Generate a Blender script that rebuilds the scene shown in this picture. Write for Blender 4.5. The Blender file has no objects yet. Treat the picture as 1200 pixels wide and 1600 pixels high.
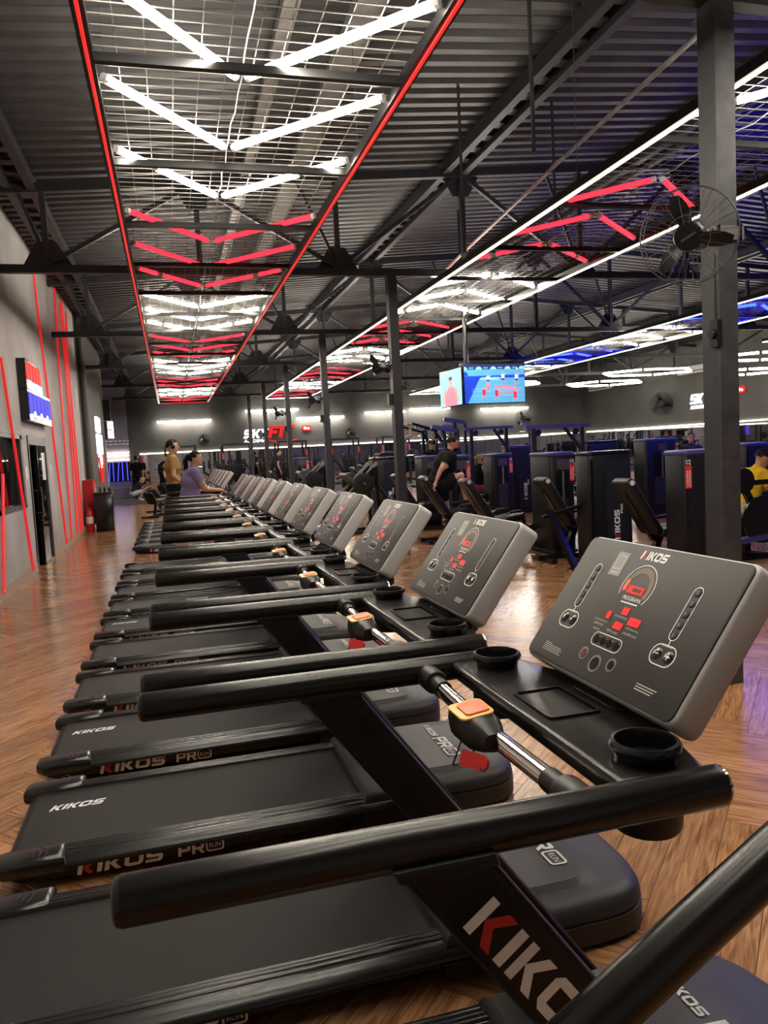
import bpy, bmesh, math, random
from mathutils import Matrix, Vector
random.seed(7)
scene = bpy.context.scene
COL = scene.collection
PI = math.pi

# ------------------------------------------------------------------ camera
EYE = Vector((0.0, 0.0, 1.556))
cam_d = bpy.data.cameras.new('camera')
cam_d.sensor_fit = 'VERTICAL'; cam_d.sensor_height = 36.0; cam_d.lens = 27.0
cam_d.clip_start = 0.02; cam_d.clip_end = 200
cam = bpy.data.objects.new('camera', cam_d); COL.objects.link(cam)
_r = Vector((0.9623359, -0.2668453, -0.0519924))
_d = Vector((-0.0715535, -0.0641070, -0.9953745))
_f = Vector((0.2622780, 0.9616048, -0.0807862))
_m = Matrix(((_r.x, -_d.x, -_f.x, EYE.x), (_r.y, -_d.y, -_f.y, EYE.y), (_r.z, -_d.z, -_f.z, EYE.z), (0, 0, 0, 1)))
cam.matrix_world = _m
scene.camera = cam

# ------------------------------------------------------------------ world, exposure
world = bpy.data.worlds.new('world'); scene.world = world; world.use_nodes = True
world.node_tree.nodes['Background'].inputs[0].default_value = (0.6, 0.65, 0.8, 1)
world.node_tree.nodes['Background'].inputs[1].default_value = 0.02
vs = scene.view_settings
scene.display_settings.display_device = 'sRGB'
vs.view_transform = 'Standard'; vs.look = 'None'; vs.gamma = 1.0; vs.use_curve_mapping = False
vs.exposure = 0.42
scene.cycles.use_denoising = True
scene.cycles.max_bounces = 7; scene.cycles.diffuse_bounces = 4; scene.cycles.glossy_bounces = 4
scene.cycles.transmission_bounces = 4; scene.cycles.transparent_max_bounces = 8
scene.cycles.sample_clamp_indirect = 6.0
scene.cycles.caustics_reflective = False; scene.cycles.caustics_refractive = False
TUBE_W, TUBE_R, TUBE_B = 62.0, 1.1, 25.0     # radiance of the white, red and blue lamp tubes
STRIP_R, STRIP_W = 0.6, 8.0                   # led strips

# ------------------------------------------------------------------ materials
def mat(name, col, rough=0.5, metal=0.0, emit=None, es=0.0, coat=0.0, spec=0.5, bump=None, vary=None):
    m = bpy.data.materials.new(name); m.use_nodes = True
    nt = m.node_tree; b = nt.nodes['Principled BSDF']
    b.inputs['Base Color'].default_value = (*col, 1); b.inputs['Roughness'].default_value = rough
    b.inputs['Metallic'].default_value = metal
    b.inputs['Specular IOR Level'].default_value = spec
    if coat: b.inputs['Coat Weight'].default_value = coat; b.inputs['Coat Roughness'].default_value = 0.15
    if emit: b.inputs['Emission Color'].default_value = (*emit, 1); b.inputs['Emission Strength'].default_value = es
    if bump or vary:
        tc = nt.nodes.new('ShaderNodeTexCoord')
    if vary:                                   # (scale, amount): cloudy colour variation
        n = nt.nodes.new('ShaderNodeTexNoise'); n.inputs['Scale'].default_value = vary[0]; n.inputs['Detail'].default_value = 5
        nt.links.new(tc.outputs['Object'], n.inputs['Vector'])
        r = nt.nodes.new('ShaderNodeValToRGB'); a = vary[1]
        r.color_ramp.elements[0].position = 0.3; r.color_ramp.elements[1].position = 0.7
        r.color_ramp.elements[0].color = (*[c * (1 - a) for c in col], 1); r.color_ramp.elements[1].color = (*[min(1, c * (1 + a)) for c in col], 1)
        nt.links.new(n.outputs['Fac'], r.inputs[0]); nt.links.new(r.outputs[0], b.inputs['Base Color'])
    if bump:                                   # (scale, strength)
        n = nt.nodes.new('ShaderNodeTexNoise'); n.inputs['Scale'].default_value = bump[0]; n.inputs['Detail'].default_value = 3
        nt.links.new(tc.outputs['Object'], n.inputs['Vector'])
        bp = nt.nodes.new('ShaderNodeBump'); bp.inputs['Strength'].default_value = bump[1]; bp.inputs['Distance'].default_value = 0.01
        nt.links.new(n.outputs['Fac'], bp.inputs['Height']); nt.links.new(bp.outputs['Normal'], b.inputs['Normal'])
    return m

M = {}
M['steel'] = mat('painted_steel', (0.017, 0.017, 0.020), 0.5, vary=(6, .3))
M['steel_grey'] = mat('galvanised_steel', (0.075, 0.075, 0.085), 0.45, 0.4, vary=(8, .3))
M['steel_pale'] = mat('pale_steel', (0.15, 0.145, 0.14), 0.5, 0.2, vary=(5, .3))
M['pink_pipe'] = mat('copper_coloured_pipe', (0.19, 0.11, 0.10), 0.5)
M['roof'] = mat('roof_sheet', (0.036, 0.035, 0.037), 0.45, 0.25, vary=(2.5, .25))
M['plaster'] = mat('grey_plaster', (0.42, 0.405, 0.395), 0.85, vary=(1.6, .16), bump=(9, .35))
M['plaster_dark'] = mat('dark_grey_paint', (0.080, 0.080, 0.078), 0.8, vary=(1.2, .15), bump=(6, .3))
M['plaster_mid'] = mat('mid_grey_paint', (0.085, 0.086, 0.080), 0.8, vary=(1.2, .15))
M['lilac'] = mat('lilac_grey_paint', (0.27, 0.25, 0.33), 0.8, vary=(2, .1))
M['base'] = mat('baseboard_wood', (0.42, 0.32, 0.24), 0.5)
M['rubber_floor'] = mat('rubber_floor', (0.05, 0.05, 0.055), 0.8, vary=(20, .3))
M['joint'] = mat('joint_black', (0.05, 0.028, 0.018), 0.8)
M['black'] = mat('black_plastic', (0.007, 0.007, 0.007), 0.40, spec=0.35)
M['matte'] = mat('matte_black_tube', (0.007, 0.006, 0.006), 0.26, spec=0.42)
M['gloss'] = mat('glossy_black', (0.006, 0.006, 0.007), 0.2)
M['rail'] = mat('ribbed_rail_plastic', (0.010, 0.010, 0.010), 0.24)
M['satin'] = mat('satin_dark_grey', (0.024, 0.023, 0.023), 0.42, spec=0.4, bump=(500, .1))
M['belt'] = mat('belt_rubber', (0.009, 0.0078, 0.007), 0.5, spec=0.25, bump=(350, .25))
M['pad'] = mat('padded_black_vinyl', (0.006, 0.006, 0.007), 0.4, spec=0.35, bump=(120, .1))
M['shroud'] = mat('charcoal_panel', (0.008, 0.008, 0.011), 0.42, spec=0.3)
M['shroud2'] = mat('blue_charcoal_panel', (0.014, 0.016, 0.024), 0.42, spec=0.3)
M['face'] = mat('console_face', (0.032, 0.029, 0.026), 0.5, spec=0.3)
M['silver'] = mat('console_silver', (0.52, 0.52, 0.52), 0.5)
M['upright'] = mat('upright_black', (0.004, 0.004, 0.005), 0.35, spec=0.3)
M['chrome'] = mat('chrome', (0.75, 0.73, 0.70), 0.12, 1.0)
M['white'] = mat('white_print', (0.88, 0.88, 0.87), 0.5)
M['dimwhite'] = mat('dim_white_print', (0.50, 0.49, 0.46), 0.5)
M['redp'] = mat('red_print', (0.55, 0.02, 0.02), 0.45)
M['keyred'] = mat('red_plastic', (0.55, 0.015, 0.015), 0.35)
M['orange'] = mat('orange_button', (0.75, 0.16, 0.06), 0.4)
M['yellow'] = mat('amber_frame', (0.80, 0.42, 0.07), 0.4)
M['led'] = mat('red_led_digits', (0.3, 0.01, 0.01), 0.3, emit=(1.0, 0.02, 0.025), es=0.7)
M['leddim'] = mat('unlit_display', (0.10, 0.05, 0.035), 0.3)
M['amberdim'] = mat('dim_gauge_band', (0.20, 0.14, 0.10), 0.4)
M['amberlit'] = mat('lit_gauge_band', (0.4, 0.10, 0.06), 0.4, emit=(1, .16, .08), es=0.35)
M['pinkring'] = mat('pink_print', (0.5, 0.33, 0.36), 0.5)
M['brownring'] = mat('brown_print', (0.42, 0.33, 0.28), 0.5)
M['greycard'] = mat('grey_label', (0.30, 0.30, 0.27), 0.5)
M['redglass'] = mat('red_tag', (0.65, 0.03, 0.03), 0.4)
M['tubeW'] = mat('lamp_white', (1, 1, 1), 0.4, emit=(1.0, 0.91, 0.76), es=TUBE_W)
M['tubeH'] = mat('lamp_white_soft', (1, 1, 1), 0.4, emit=(1.0, 0.92, 0.78), es=TUBE_W * 0.35)
M['tubeR'] = mat('lamp_red', (0.6, 0.02, 0.03), 0.4, emit=(1.0, 0.035, 0.07), es=TUBE_R)
M['tubeB'] = mat('lamp_blue', (0.05, 0.1, 0.8), 0.4, emit=(0.005, 0.011, 1.0), es=TUBE_B)
M['stripR'] = mat('strip_red', (0.5, 0.02, 0.02), 0.4, emit=(1.0, 0.03, 0.025), es=STRIP_R)
M['stripW'] = mat('strip_white', (0.8, 0.8, 0.7), 0.4, emit=(1.0, 0.88, 0.66), es=STRIP_W)
M['stripB'] = mat('strip_blue', (0.1, 0.1, 0.8), 0.4, emit=(0.03, 0.04, 1.0), es=2.2)
M['wallred'] = mat('wall_line_red', (0.5, 0.02, 0.02), 0.4, emit=(1.0, 0.03, 0.03), es=0.40)
M['signW'] = mat('sign_white', (0.9, 0.9, 0.9), 0.4, emit=(0.86, 0.93, 1.0), es=1.3)
M['signR'] = mat('sign_red', (0.3, 0.005, 0.005), 0.6, spec=0.1, emit=(1.0, 0.02, 0.02), es=0.7)
M['signB'] = mat('sign_blue', (0.01, 0.01, 0.3), 0.6, spec=0.1, emit=(0.025, 0.03, 0.75), es=0.6)
M['signP'] = mat('sign_violet', (0.1, 0.05, 0.6), 0.4, emit=(0.12, 0.06, 0.7), es=0.8)
M['rim'] = mat('violet_tinted_rim', (0.055, 0.05, 0.20), 0.35)  # violet cast of the blue lamps is put into this base colour
M['galv'] = mat('grid_wire', (0.22, 0.21, 0.19), 0.45, 0.3)
M['mirror'] = mat('mirror_glass', (0.62, 0.64, 0.66), 0.02, 1.0)
M['extinguisher'] = mat('extinguisher_red', (0.55, 0.012, 0.012), 0.3)
M['paper'] = mat('paper', (0.75, 0.75, 0.72), 0.7)
M['acwhite'] = mat('air_conditioner_white', (0.65, 0.66, 0.66), 0.4)
def flat_emit(name, col, es=1.0): return mat(name, col, 0.4, emit=col, es=es)
M['scr_blue'] = flat_emit('screen_court_blue', (0.10, 0.38, 0.62), .62)
M['scr_deep'] = flat_emit('screen_deep_blue', (0.01, 0.05, 0.55), .62)
M['scr_sky'] = flat_emit('screen_pale_blue', (0.28, 0.62, 0.74), .62)
M['scr_pink'] = flat_emit('screen_pink', (0.70, 0.20, 0.30), .62)
M['scr_red'] = flat_emit('screen_red', (0.75, 0.03, 0.06), .62)
M['scr_white'] = flat_emit('screen_white', (0.80, 0.88, 0.92), .62)
M['scr_skin'] = flat_emit('screen_skin', (0.55, 0.33, 0.26), .62)
M['scr_dark'] = flat_emit('screen_dark', (0.02, 0.03, 0.10), .62)
M['skin'] = mat('skin', (0.50, 0.27, 0.17), 0.5)
M['skin_tan'] = mat('skin_tan', (0.42, 0.21, 0.12), 0.5)
M['hair'] = mat('dark_hair', (0.007, 0.005, 0.004), 0.7, spec=0.15)
M['hair_blond'] = mat('blond_hair', (0.40, 0.27, 0.14), 0.5)
M['lips'] = mat('lips', (0.33, 0.10, 0.08), 0.5)
M['eye'] = mat('eye_dark', (0.02, 0.015, 0.012), 0.2)
for n, c in dict(mustard=(0.30, 0.19, 0.07), lavender=(0.21, 0.17, 0.30), teeblack=(0.006, 0.006, 0.007), shorts=(0.009, 0.009, 0.011),
                 pink=(0.50, 0.04, 0.10), yellowtee=(0.72, 0.45, 0.02), navy=(0.035, 0.03, 0.06), greytee=(0.30, 0.31, 0.35),
                 whitecloth=(0.62, 0.58, 0.62), orangecloth=(0.65, 0.13, 0.03), shoe=(0.02, 0.02, 0.02), whiteshoe=(0.6, 0.55, 0.62), khaki=(0.12, 0.10, 0.08)).items():
    M['c_' + n] = mat('cloth_' + n, c, 0.9, spec=0.15)

def glass_mat():
    m = bpy.data.materials.new('tinted_glass'); m.use_nodes = True; nt = m.node_tree; nt.nodes.clear()
    o = nt.nodes.new('ShaderNodeOutputMaterial'); t = nt.nodes.new('ShaderNodeBsdfTransparent'); g = nt.nodes.new('ShaderNodeBsdfGlossy')
    t.inputs[0].default_value = (0.45, 0.43, 0.42, 1); g.inputs['Roughness'].default_value = 0.02; g.inputs[0].default_value = (0.9, 0.9, 0.9, 1)
    fr = nt.nodes.new('ShaderNodeFresnel'); fr.inputs[0].default_value = 1.9
    mx = nt.nodes.new('ShaderNodeMixShader'); nt.links.new(fr.outputs[0], mx.inputs[0]); nt.links.new(t.outputs[0], mx.inputs[1]); nt.links.new(g.outputs[0], mx.inputs[2])
    nt.links.new(mx.outputs[0], o.inputs[0]); return m
M['glass'] = glass_mat()

def wood_mat():
    m = bpy.data.materials.new('herringbone_wood'); m.use_nodes = True; nt = m.node_tree; b = nt.nodes['Principled BSDF']; L = nt.links.new
    uv = nt.nodes.new('ShaderNodeUVMap'); uv.uv_map = 'grain'
    mp = nt.nodes.new('ShaderNodeMapping'); mp.inputs['Scale'].default_value = (2.2, 22, 1); L(uv.outputs[0], mp.inputs[0])
    n = nt.nodes.new('ShaderNodeTexNoise'); n.inputs['Scale'].default_value = 1.6; n.inputs['Detail'].default_value = 6; n.inputs['Distortion'].default_value = 1.6
    L(mp.outputs[0], n.inputs['Vector'])
    mp2 = nt.nodes.new('ShaderNodeMapping'); mp2.inputs['Scale'].default_value = (5, 130, 1); L(uv.outputs[0], mp2.inputs[0])
    n2 = nt.nodes.new('ShaderNodeTexNoise'); n2.inputs['Scale'].default_value = 1.0; n2.inputs['Detail'].default_value = 2; L(mp2.outputs[0], n2.inputs['Vector'])
    ad = nt.nodes.new('ShaderNodeMath'); ad.operation = 'MULTIPLY_ADD'; ad.inputs[1].default_value = 0.35; L(n2.outputs['Fac'], ad.inputs[0]); L(n.outputs['Fac'], ad.inputs[2])
    r = nt.nodes.new('ShaderNodeValToRGB'); e = r.color_ramp.elements
    e[0].position = 0.45; e[0].color = (0.150, 0.064, 0.026, 1); e[1].position = 0.85; e[1].color = (0.45, 0.235, 0.108, 1)
    x = e.new(0.62); x.color = (0.305, 0.145, 0.062, 1); L(ad.outputs[0], r.inputs[0])
    at = nt.nodes.new('ShaderNodeAttribute'); at.attribute_name = 'tone'
    mr = nt.nodes.new('ShaderNodeMapRange'); mr.inputs['To Min'].default_value = 0.72; mr.inputs['To Max'].default_value = 1.22; L(at.outputs['Fac'], mr.inputs[0])
    hs = nt.nodes.new('ShaderNodeMix'); hs.data_type = 'RGBA'; hs.blend_type = 'MULTIPLY'; hs.inputs[0].default_value = 1.0
    cb = nt.nodes.new('ShaderNodeCombineColor'); [L(mr.outputs[0], cb.inputs[i]) for i in range(3)]
    L(r.outputs[0], hs.inputs[6]); L(cb.outputs[0], hs.inputs[7]); L(hs.outputs[2], b.inputs['Base Color'])
    b.inputs['Roughness'].default_value = 0.19; b.inputs['Specular IOR Level'].default_value = 0.4
    bp = nt.nodes.new('ShaderNodeBump'); bp.inputs['Strength'].default_value = 0.16; bp.inputs['Distance'].default_value = 0.004
    L(ad.outputs[0], bp.inputs['Height']); L(bp.outputs[0], b.inputs['Normal'])
    return m
M['wood'] = wood_mat()

# ------------------------------------------------------------------ helpers
def T(x=0, y=0, z=0): return Matrix.Translation((x, y, z))
def RX(a): return Matrix.Rotation(a, 4, 'X')
def RY(a): return Matrix.Rotation(a, 4, 'Y')
def RZ(a): return Matrix.Rotation(a, 4, 'Z')
def frame(o, x, y):
    x = Vector(x).normalized(); y = Vector(y); z = x.cross(y).normalized(); y = z.cross(x)
    return Matrix(((x.x, y.x, z.x, o[0]), (x.y, y.y, z.y, o[1]), (x.z, y.z, z.z, o[2]), (0, 0, 0, 1)))

def rrect(w, h, r, n=4):
    pts = []
    for cx, cy, a0 in ((w/2-r, h/2-r, 0), (-w/2+r, h/2-r, 90), (-w/2+r, -h/2+r, 180), (w/2-r, -h/2+r, 270)):
        for k in range(n + 1):
            a = math.radians(a0 + 90 * k / n); pts.append((cx + r * math.cos(a), cy + r * math.sin(a)))
    return pts
def circ(r, n=16, cx=0, cy=0, ry=None): return [(cx + r * math.cos(2*PI*k/n), cy + (ry or r) * math.sin(2*PI*k/n)) for k in range(n)]

class MB:
    def __init__(s): s.v = []; s.f = []; s.mi = []
    def add(s, vs, fs, m=0, X=None):
        o = len(s.v)
        s.v += [tuple(X @ Vector(p)) if X is not None else tuple(p) for p in vs]
        s.f += [tuple(i + o for i in f) for f in fs]; s.mi += [m] * len(fs); return s
    def box(s, x0, x1, y0, y1, z0, z1, m=0, X=None):
        v = [(x0,y0,z0),(x1,y0,z0),(x1,y1,z0),(x0,y1,z0),(x0,y0,z1),(x1,y0,z1),(x1,y1,z1),(x0,y1,z1)]
        return s.add(v, [(0,3,2,1),(4,5,6,7),(0,1,5,4),(1,2,6,5),(2,3,7,6),(3,0,4,7)], m, X)
    def cbox(s, c, d, m=0, X=None): return s.box(c[0]-d[0]/2, c[0]+d[0]/2, c[1]-d[1]/2, c[1]+d[1]/2, c[2]-d[2]/2, c[2]+d[2]/2, m, X)
    def prism(s, poly, h, X=None, bev=0.0, m=0, nb=2):
        # extrude polygon (ccw, local xy) from z=0 to z=h, with rounded top and bottom edges
        n = len(poly); P = [Vector(p) for p in poly]; nor = []
        for i in range(n):
            a = P[i] - P[i-1]; b = P[(i+1) % n] - P[i]
            na = Vector((a.y, -a.x)); nb_ = Vector((b.y, -b.x))
            if na.length > 1e-9: na.normalize()
            if nb_.length > 1e-9: nb_.normalize()
            q = na + nb_; q = q / max(q.dot(q) / 2, .3) if q.length > 1e-6 else na
            nor.append(q)
        rings = []
        if bev > 0:
            for k in range(nb + 1):
                a = PI/2 * k / nb; rings.append((bev * (1 - math.sin(a)), bev * (1 - math.cos(a))))
            rings += [(i, h - z) for i, z in reversed(rings)]
        else: rings = [(0, 0), (0, h)]
        vs = []
        for ins, z in rings:
            for p, q in zip(P, nor): vs.append((p.x - q.x*ins, p.y - q.y*ins, z))
        fs = [tuple(range(n-1, -1, -1))]; R = len(rings)
        for k in range(R - 1):
            for i in range(n):
                j = (i + 1) % n; fs.append((k*n+i, k*n+j, (k+1)*n+j, (k+1)*n+i))
        fs.append(tuple(range((R-1)*n, R*n)))
        return s.add(vs, fs, m, X)
    def tube(s, pts, r, n=10, m=0, caps=True, X=None):
        P = [Vector(p) for p in pts]; rs = r if isinstance(r, (list, tuple)) else [r] * len(P)
        vs = []; up = None
        for i, p in enumerate(P):
            t = ((P[i+1] - p).normalized() if i + 1 < len(P) else Vector()) + ((p - P[i-1]).normalized() if i else Vector())
            t = t.normalized()
            if up is None:
                up = Vector((0, 0, 1)) if abs(t.z) < .9 else Vector((1, 0, 0))
            a = t.cross(up).normalized(); up = a.cross(t).normalized()
            for k in range(n):
                q = 2*PI*k/n; vs.append(p + a * (rs[i]*math.cos(q)) + up * (rs[i]*math.sin(q)))
        fs = []
        for i in range(len(P) - 1):
            for k in range(n):
                j = (k+1) % n; fs.append((i*n+k, i*n+j, (i+1)*n+j, (i+1)*n+k))
        if caps: fs.append(tuple(range(n-1, -1, -1))); fs.append(tuple(range((len(P)-1)*n, len(P)*n)))
        return s.add(vs, fs, m, X)
    def bar(s, p0, p1, w, h, m=0):              # rectangular bar between two points
        p0 = Vector(p0); p1 = Vector(p1); t = (p1 - p0); L = t.length
        up = Vector((0, 0, 1)) if abs(t.normalized().z) < .95 else Vector((1, 0, 0))
        X = frame(p0, t, up.cross(t))
        return s.box(0, L, -w/2, w/2, -h/2, h/2, m, X)
    def lathe(s, prof, X=None, n=20, m=0):
        vs = [(r*math.cos(2*PI*k/n), r*math.sin(2*PI*k/n), z) for r, z in prof for k in range(n)]; fs = []
        for i in range(len(prof) - 1):
            for k in range(n):
                j = (k+1) % n; fs.append((i*n+k, i*n+j, (i+1)*n+j, (i+1)*n+k))
        if prof[0][0] > 1e-4: fs.append(tuple(range(n-1, -1, -1)))
        if prof[-1][0] > 1e-4: fs.append(tuple(range((len(prof)-1)*n, len(prof)*n)))
        return s.add(vs, fs, m, X)
    def ball(s, c, r, m=0, n=12, k=8, X=None):
        r = r if isinstance(r, (list, tuple)) else (r, r, r); vs = []; fs = []
        for i in range(k + 1):
            a = PI * i / k
            for j in range(n):
                b = 2*PI*j/n; vs.append((c[0]+r[0]*math.sin(a)*math.cos(b), c[1]+r[1]*math.sin(a)*math.sin(b), c[2]-r[2]*math.cos(a)))
        for i in range(k):
            for j in range(n): q = (j+1) % n; fs.append((i*n+j, i*n+q, (i+1)*n+q, (i+1)*n+j))
        return s.add(vs, fs, m, X)
    def torus(s, R, r, X=None, n=28, k=6, m=0, a0=0, a1=2*PI):
        full = abs(a1 - a0 - 2*PI) < 1e-6; N = n if full else n + 1
        vs = []; fs = []
        for i in range(N):
            a = a0 + (a1 - a0) * i / n
            for j in range(k):
                b = 2*PI*j/k; vs.append(((R + r*math.cos(b))*math.cos(a), (R + r*math.cos(b))*math.sin(a), r*math.sin(b)))
        for i in range(n):
            i2 = (i+1) % N
            for j in range(k): q = (j+1) % k; fs.append((i*k+j, i2*k+j, i2*k+q, i*k+q))
        return s.add(vs, fs, m, X)
    def flat(s, poly, X=None, m=0, z=0.0):
        n = len(poly); return s.add([(p[0], p[1], z) for p in poly], [tuple(range(n))], m, X)
    def strip(s, a, b, X=None, m=0, z=0.0, closed=True):  # flat ring between two outlines of equal length
        n = len(a); vs = [(p[0], p[1], z) for p in a] + [(p[0], p[1], z) for p in b]
        return s.add(vs, [(i, (i+1) % n, n+(i+1) % n, n+i) for i in range(n if closed else n-1)], m, X)
    def mesh(s, name, mats, angle=35):
        me = bpy.data.meshes.new(name); me.from_pydata(s.v, [], s.f); me.validate(clean_customdata=False)
        for k in (mats if isinstance(mats, (list, tuple)) else [mats]): me.materials.append(M[k])
        if len(s.mi) == len(me.polygons): me.polygons.foreach_set('material_index', s.mi)
        me.polygons.foreach_set('use_smooth', [True] * len(me.polygons))
        me.set_sharp_from_angle(angle=math.radians(angle)); me.update(); return me
    def build(s, name, mats, parent=None, loc=None, angle=35):
        o = bpy.data.objects.new(name, s.mesh(name, mats, angle)); COL.objects.link(o)
        if parent: o.parent = parent
        if loc: o.location = loc
        return o

def tag(o, label, cat, group=None, kind=None):
    o['label'] = label; o['category'] = cat
    if group: o['group'] = group
    if kind: o['kind'] = kind
    return o
def thing(name, label, cat, loc=(0, 0, 0), rz=0.0, group=None):
    o = bpy.data.objects.new(name, None); COL.objects.link(o); o.location = loc; o.rotation_euler = (0, 0, rz); o.empty_display_size = .1
    return tag(o, label, cat, group)
def struct(name, mb, mats, parent=None, angle=35):
    o = mb.build(name, mats, parent, angle=angle)
    if not parent: o['kind'] = 'structure'
    return o
def copy_tree(o, parent=None, skip=()):
    c = o.copy(); COL.objects.link(c)
    if parent: c.parent = parent
    for ch in list(o.children):
        if ch.name.split('.')[0] not in skip: copy_tree(ch, c, skip)
    return c
_names = 'first second third fourth fifth sixth seventh eighth ninth tenth eleventh twelfth thirteenth fourteenth fifteenth sixteenth seventeenth eighteenth nineteenth twentieth'.split()
_text = {}
def text2d(t):
    if t not in _text:
        cu = bpy.data.curves.new('t', 'FONT'); cu.body = t; cu.size = 1; cu.resolution_u = 2; cu.align_x = 'LEFT'
        o = bpy.data.objects.new('t', cu); COL.objects.link(o); dg = bpy.context.evaluated_depsgraph_get()
        me = bpy.data.meshes.new_from_object(o.evaluated_get(dg)); vs = [tuple(v.co) for v in me.vertices]; fs = [tuple(p.vertices) for p in me.polygons]
        bpy.data.objects.remove(o); bpy.data.curves.remove(cu); bpy.data.meshes.remove(me)
        x0 = min(v[0] for v in vs); x1 = max(v[0] for v in vs); y1 = max(v[1] for v in vs)
        _text[t] = ([((v[0]-x0)/(x1-x0), v[1]/y1) for v in vs], fs)
    return _text[t]
def put_text(mb, t, x, y, w, h, X, m=0, z=0.0, shear=0.0):
    vs, fs = text2d(t); mb.add([(x + p[0]*w + p[1]*h*shear, y + p[1]*h, z) for p in vs], fs, m, X)
def R4(x0, y0, x1, y1): return [(x0, y0), (x1, y0), (x1, y1), (x0, y1)]
GL = {
 'I': (.30, [R4(0, 0, .30, 1)]),
 'K': (1.0, [R4(0, 0, .28, 1), [(.28, .5), (.68, 0), (1.03, 0), (.62, .5), (1.03, 1), (.68, 1)]]),
 'O': (1.15, [R4(0, .18, .28, .82), R4(.87, .18, 1.15, .82), [(0, .18), (.2, 0), (.95, 0), (1.15, .18), (.87, .25), (.28, .25)], [(0, .82), (.28, .75), (.87, .75), (1.15, .82), (.95, 1), (.2, 1)]]),
 'S': (1.05, [R4(0, 0, .9, .24), [(.9, 0), (1.05, .14), (1.05, .5), (.9, .62), (.78, .62), (.78, .24), (.9, .24)], R4(.12, .38, .78, .62), [(.12, .38), (.12, 1), (0, .86), (0, .5)], R4(.12, .76, 1.05, 1), R4(.12, .62, .27, .76)]),
 'P': (1.0, [R4(0, 0, .26, 1), R4(.26, .78, .9, 1), [(.9, .78), (.9, 1), (1, .9), (1, .45), (.9, .34), (.74, .34), (.74, .78)], R4(.26, .34, .74, .56)]),
 'R': (1.05, [R4(0, 0, .26, 1), R4(.26, .78, .9, 1), [(.9, .78), (.9, 1), (1, .9), (1, .45), (.9, .34), (.74, .34), (.74, .78)], R4(.26, .34, .74, .56), [(.5, .34), (.76, 0), (1.07, 0), (.8, .34)]]),
 'F': (.95, [R4(0, 0, .30, 1), R4(.30, .76, .95, 1), R4(.30, .36, .8, .58)]),
 'T': (1.0, [R4(0, .76, 1, 1), R4(.35, 0, .65, .76)]),
 'Y': (1.05, [R4(.38, 0, .67, .45), [(.38, .45), (.67, .45), (1.05, 1), (.72, 1), (.525, .68), (.33, 1), (0, 1)]]),
}
def letters(mb, t, x, y, h, X, wf=1.0, gap=.16, m=0, shear=0.12, redk=None, z=0.0):
    # blocky capitals; redk: material of the arms of a leading K
    for i, ch in enumerate(t):
        w, polys = GL[ch]
        for k, p in enumerate(polys):
            mb.flat([(x + (q[0]*wf + q[1]*shear)*h, y + q[1]*h) for q in p], X, redk if (redk is not None and i == 0 and k == 1) else m, z)
        x += (w + gap) * wf * h
    return x
def letters_w(t, h, wf=1.0, gap=.16): return (sum(GL[c][0] + gap for c in t) - gap) * wf * h
def pro_run(mb, x, y, h, X, m=0, z=0.0):
    x = letters(mb, 'PR', x, y, h, X, .95, .14, m, .05, z=z)
    a = [(x + .72*h + p[0], y + h/2 + p[1]) for p in rrect(1.45*h, h, .25*h, 3)]; b = [(x + .72*h + p[0], y + h/2 + p[1]) for p in rrect(1.17*h, .72*h, .14*h, 3)]
    mb.strip(a, b, X, m, z); put_text(mb, 'RUN', x + .27*h, y + .31*h, .9*h, .38*h, X, m, z)

# ================================================================== SETTING
XL, XR, YB, YF = -2.05, 20.8, 36.0, -4.0
def roof_z(x): return 5.25 + 0.075 * (x + 2.05) if x < 9.5 else 5.25 + 0.075 * 11.55 - 0.075 * (x - 9.5)

# floor: a slab that carries herringbone boards
fl = MB(); fl.box(-6.2, XR, YF, YB, -0.12, -0.006)
floor = struct('floor', fl, 'joint')
PW, PL = 0.17, 1.02
def plank_poly(u0, u1, v0, v1):
    c, s = math.cos(PI/4), math.sin(PI/4); g = 0.0012
    return [(c*u - s*v, s*u + c*v) for u, v in ((u0+g, v0+g), (u1-g, v0+g), (u1-g, v1-g), (u0+g, v1-g))]
def plank_data(lists):
    vs, fs, uvs, tones = [], [], [], []
    for poly, tone, vert in lists:
        o = len(vs); vs += [(p[0], p[1], 0.0) for p in poly] + [(p[0], p[1], -0.006) for p in poly]
        fs.append((o, o+1, o+2, o+3))
        for i in range(4): j = (i+1) % 4; fs.append((o+j, o+i, o+4+i, o+4+j))
        ou, ov = random.uniform(0, 50), random.uniform(0, 50)
        q = [(0, 0), (PL, 0), (PL, PW), (0, PW)] if not vert else [(0, 0), (0, PW), (PL, PW), (PL, 0)]
        uvs += [(a + ou, b + ov) for a, b in q] + [(ou, ov)] * 16
        tones += [tone] * 5
    return vs, fs, uvs, tones
def plank_obj(name, lists):
    vs, fs, uvs, tones = plank_data(lists)
    me = bpy.data.meshes.new(name); me.from_pydata(vs, [], fs); me.materials.append(M['wood'])
    ul = me.uv_layers.new(name='grain'); ul.data.foreach_set('uv', [c for p in uvs for c in p])
    at = me.attributes.new('tone', 'FLOAT', 'FACE'); at.data.foreach_set('value', tones)
    o = bpy.data.objects.new(name, me); COL.objects.link(o); o.parent = floor; return o
planks = []
for i in range(-260, 260):
    for j in range(-22, 22):
        for vert in (0, 1):
            u0 = i*PW + 2*PL*j if not vert else (i-1)*PW + 2*PL*j; v0 = i*PW
            p = plank_poly(u0, u0 + (PW if vert else PL), v0, v0 + (PL if vert else PW))
            cx = sum(q[0] for q in p)/4; cy = sum(q[1] for q in p)/4
            if -2.0 < cx < 20.3 and -3.4 < cy < 30.0 or (-5.4 < cx <= -2.0 and 12.3 < cy < 14.6): planks.append((cx, cy, p, random.random(), vert))
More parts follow.
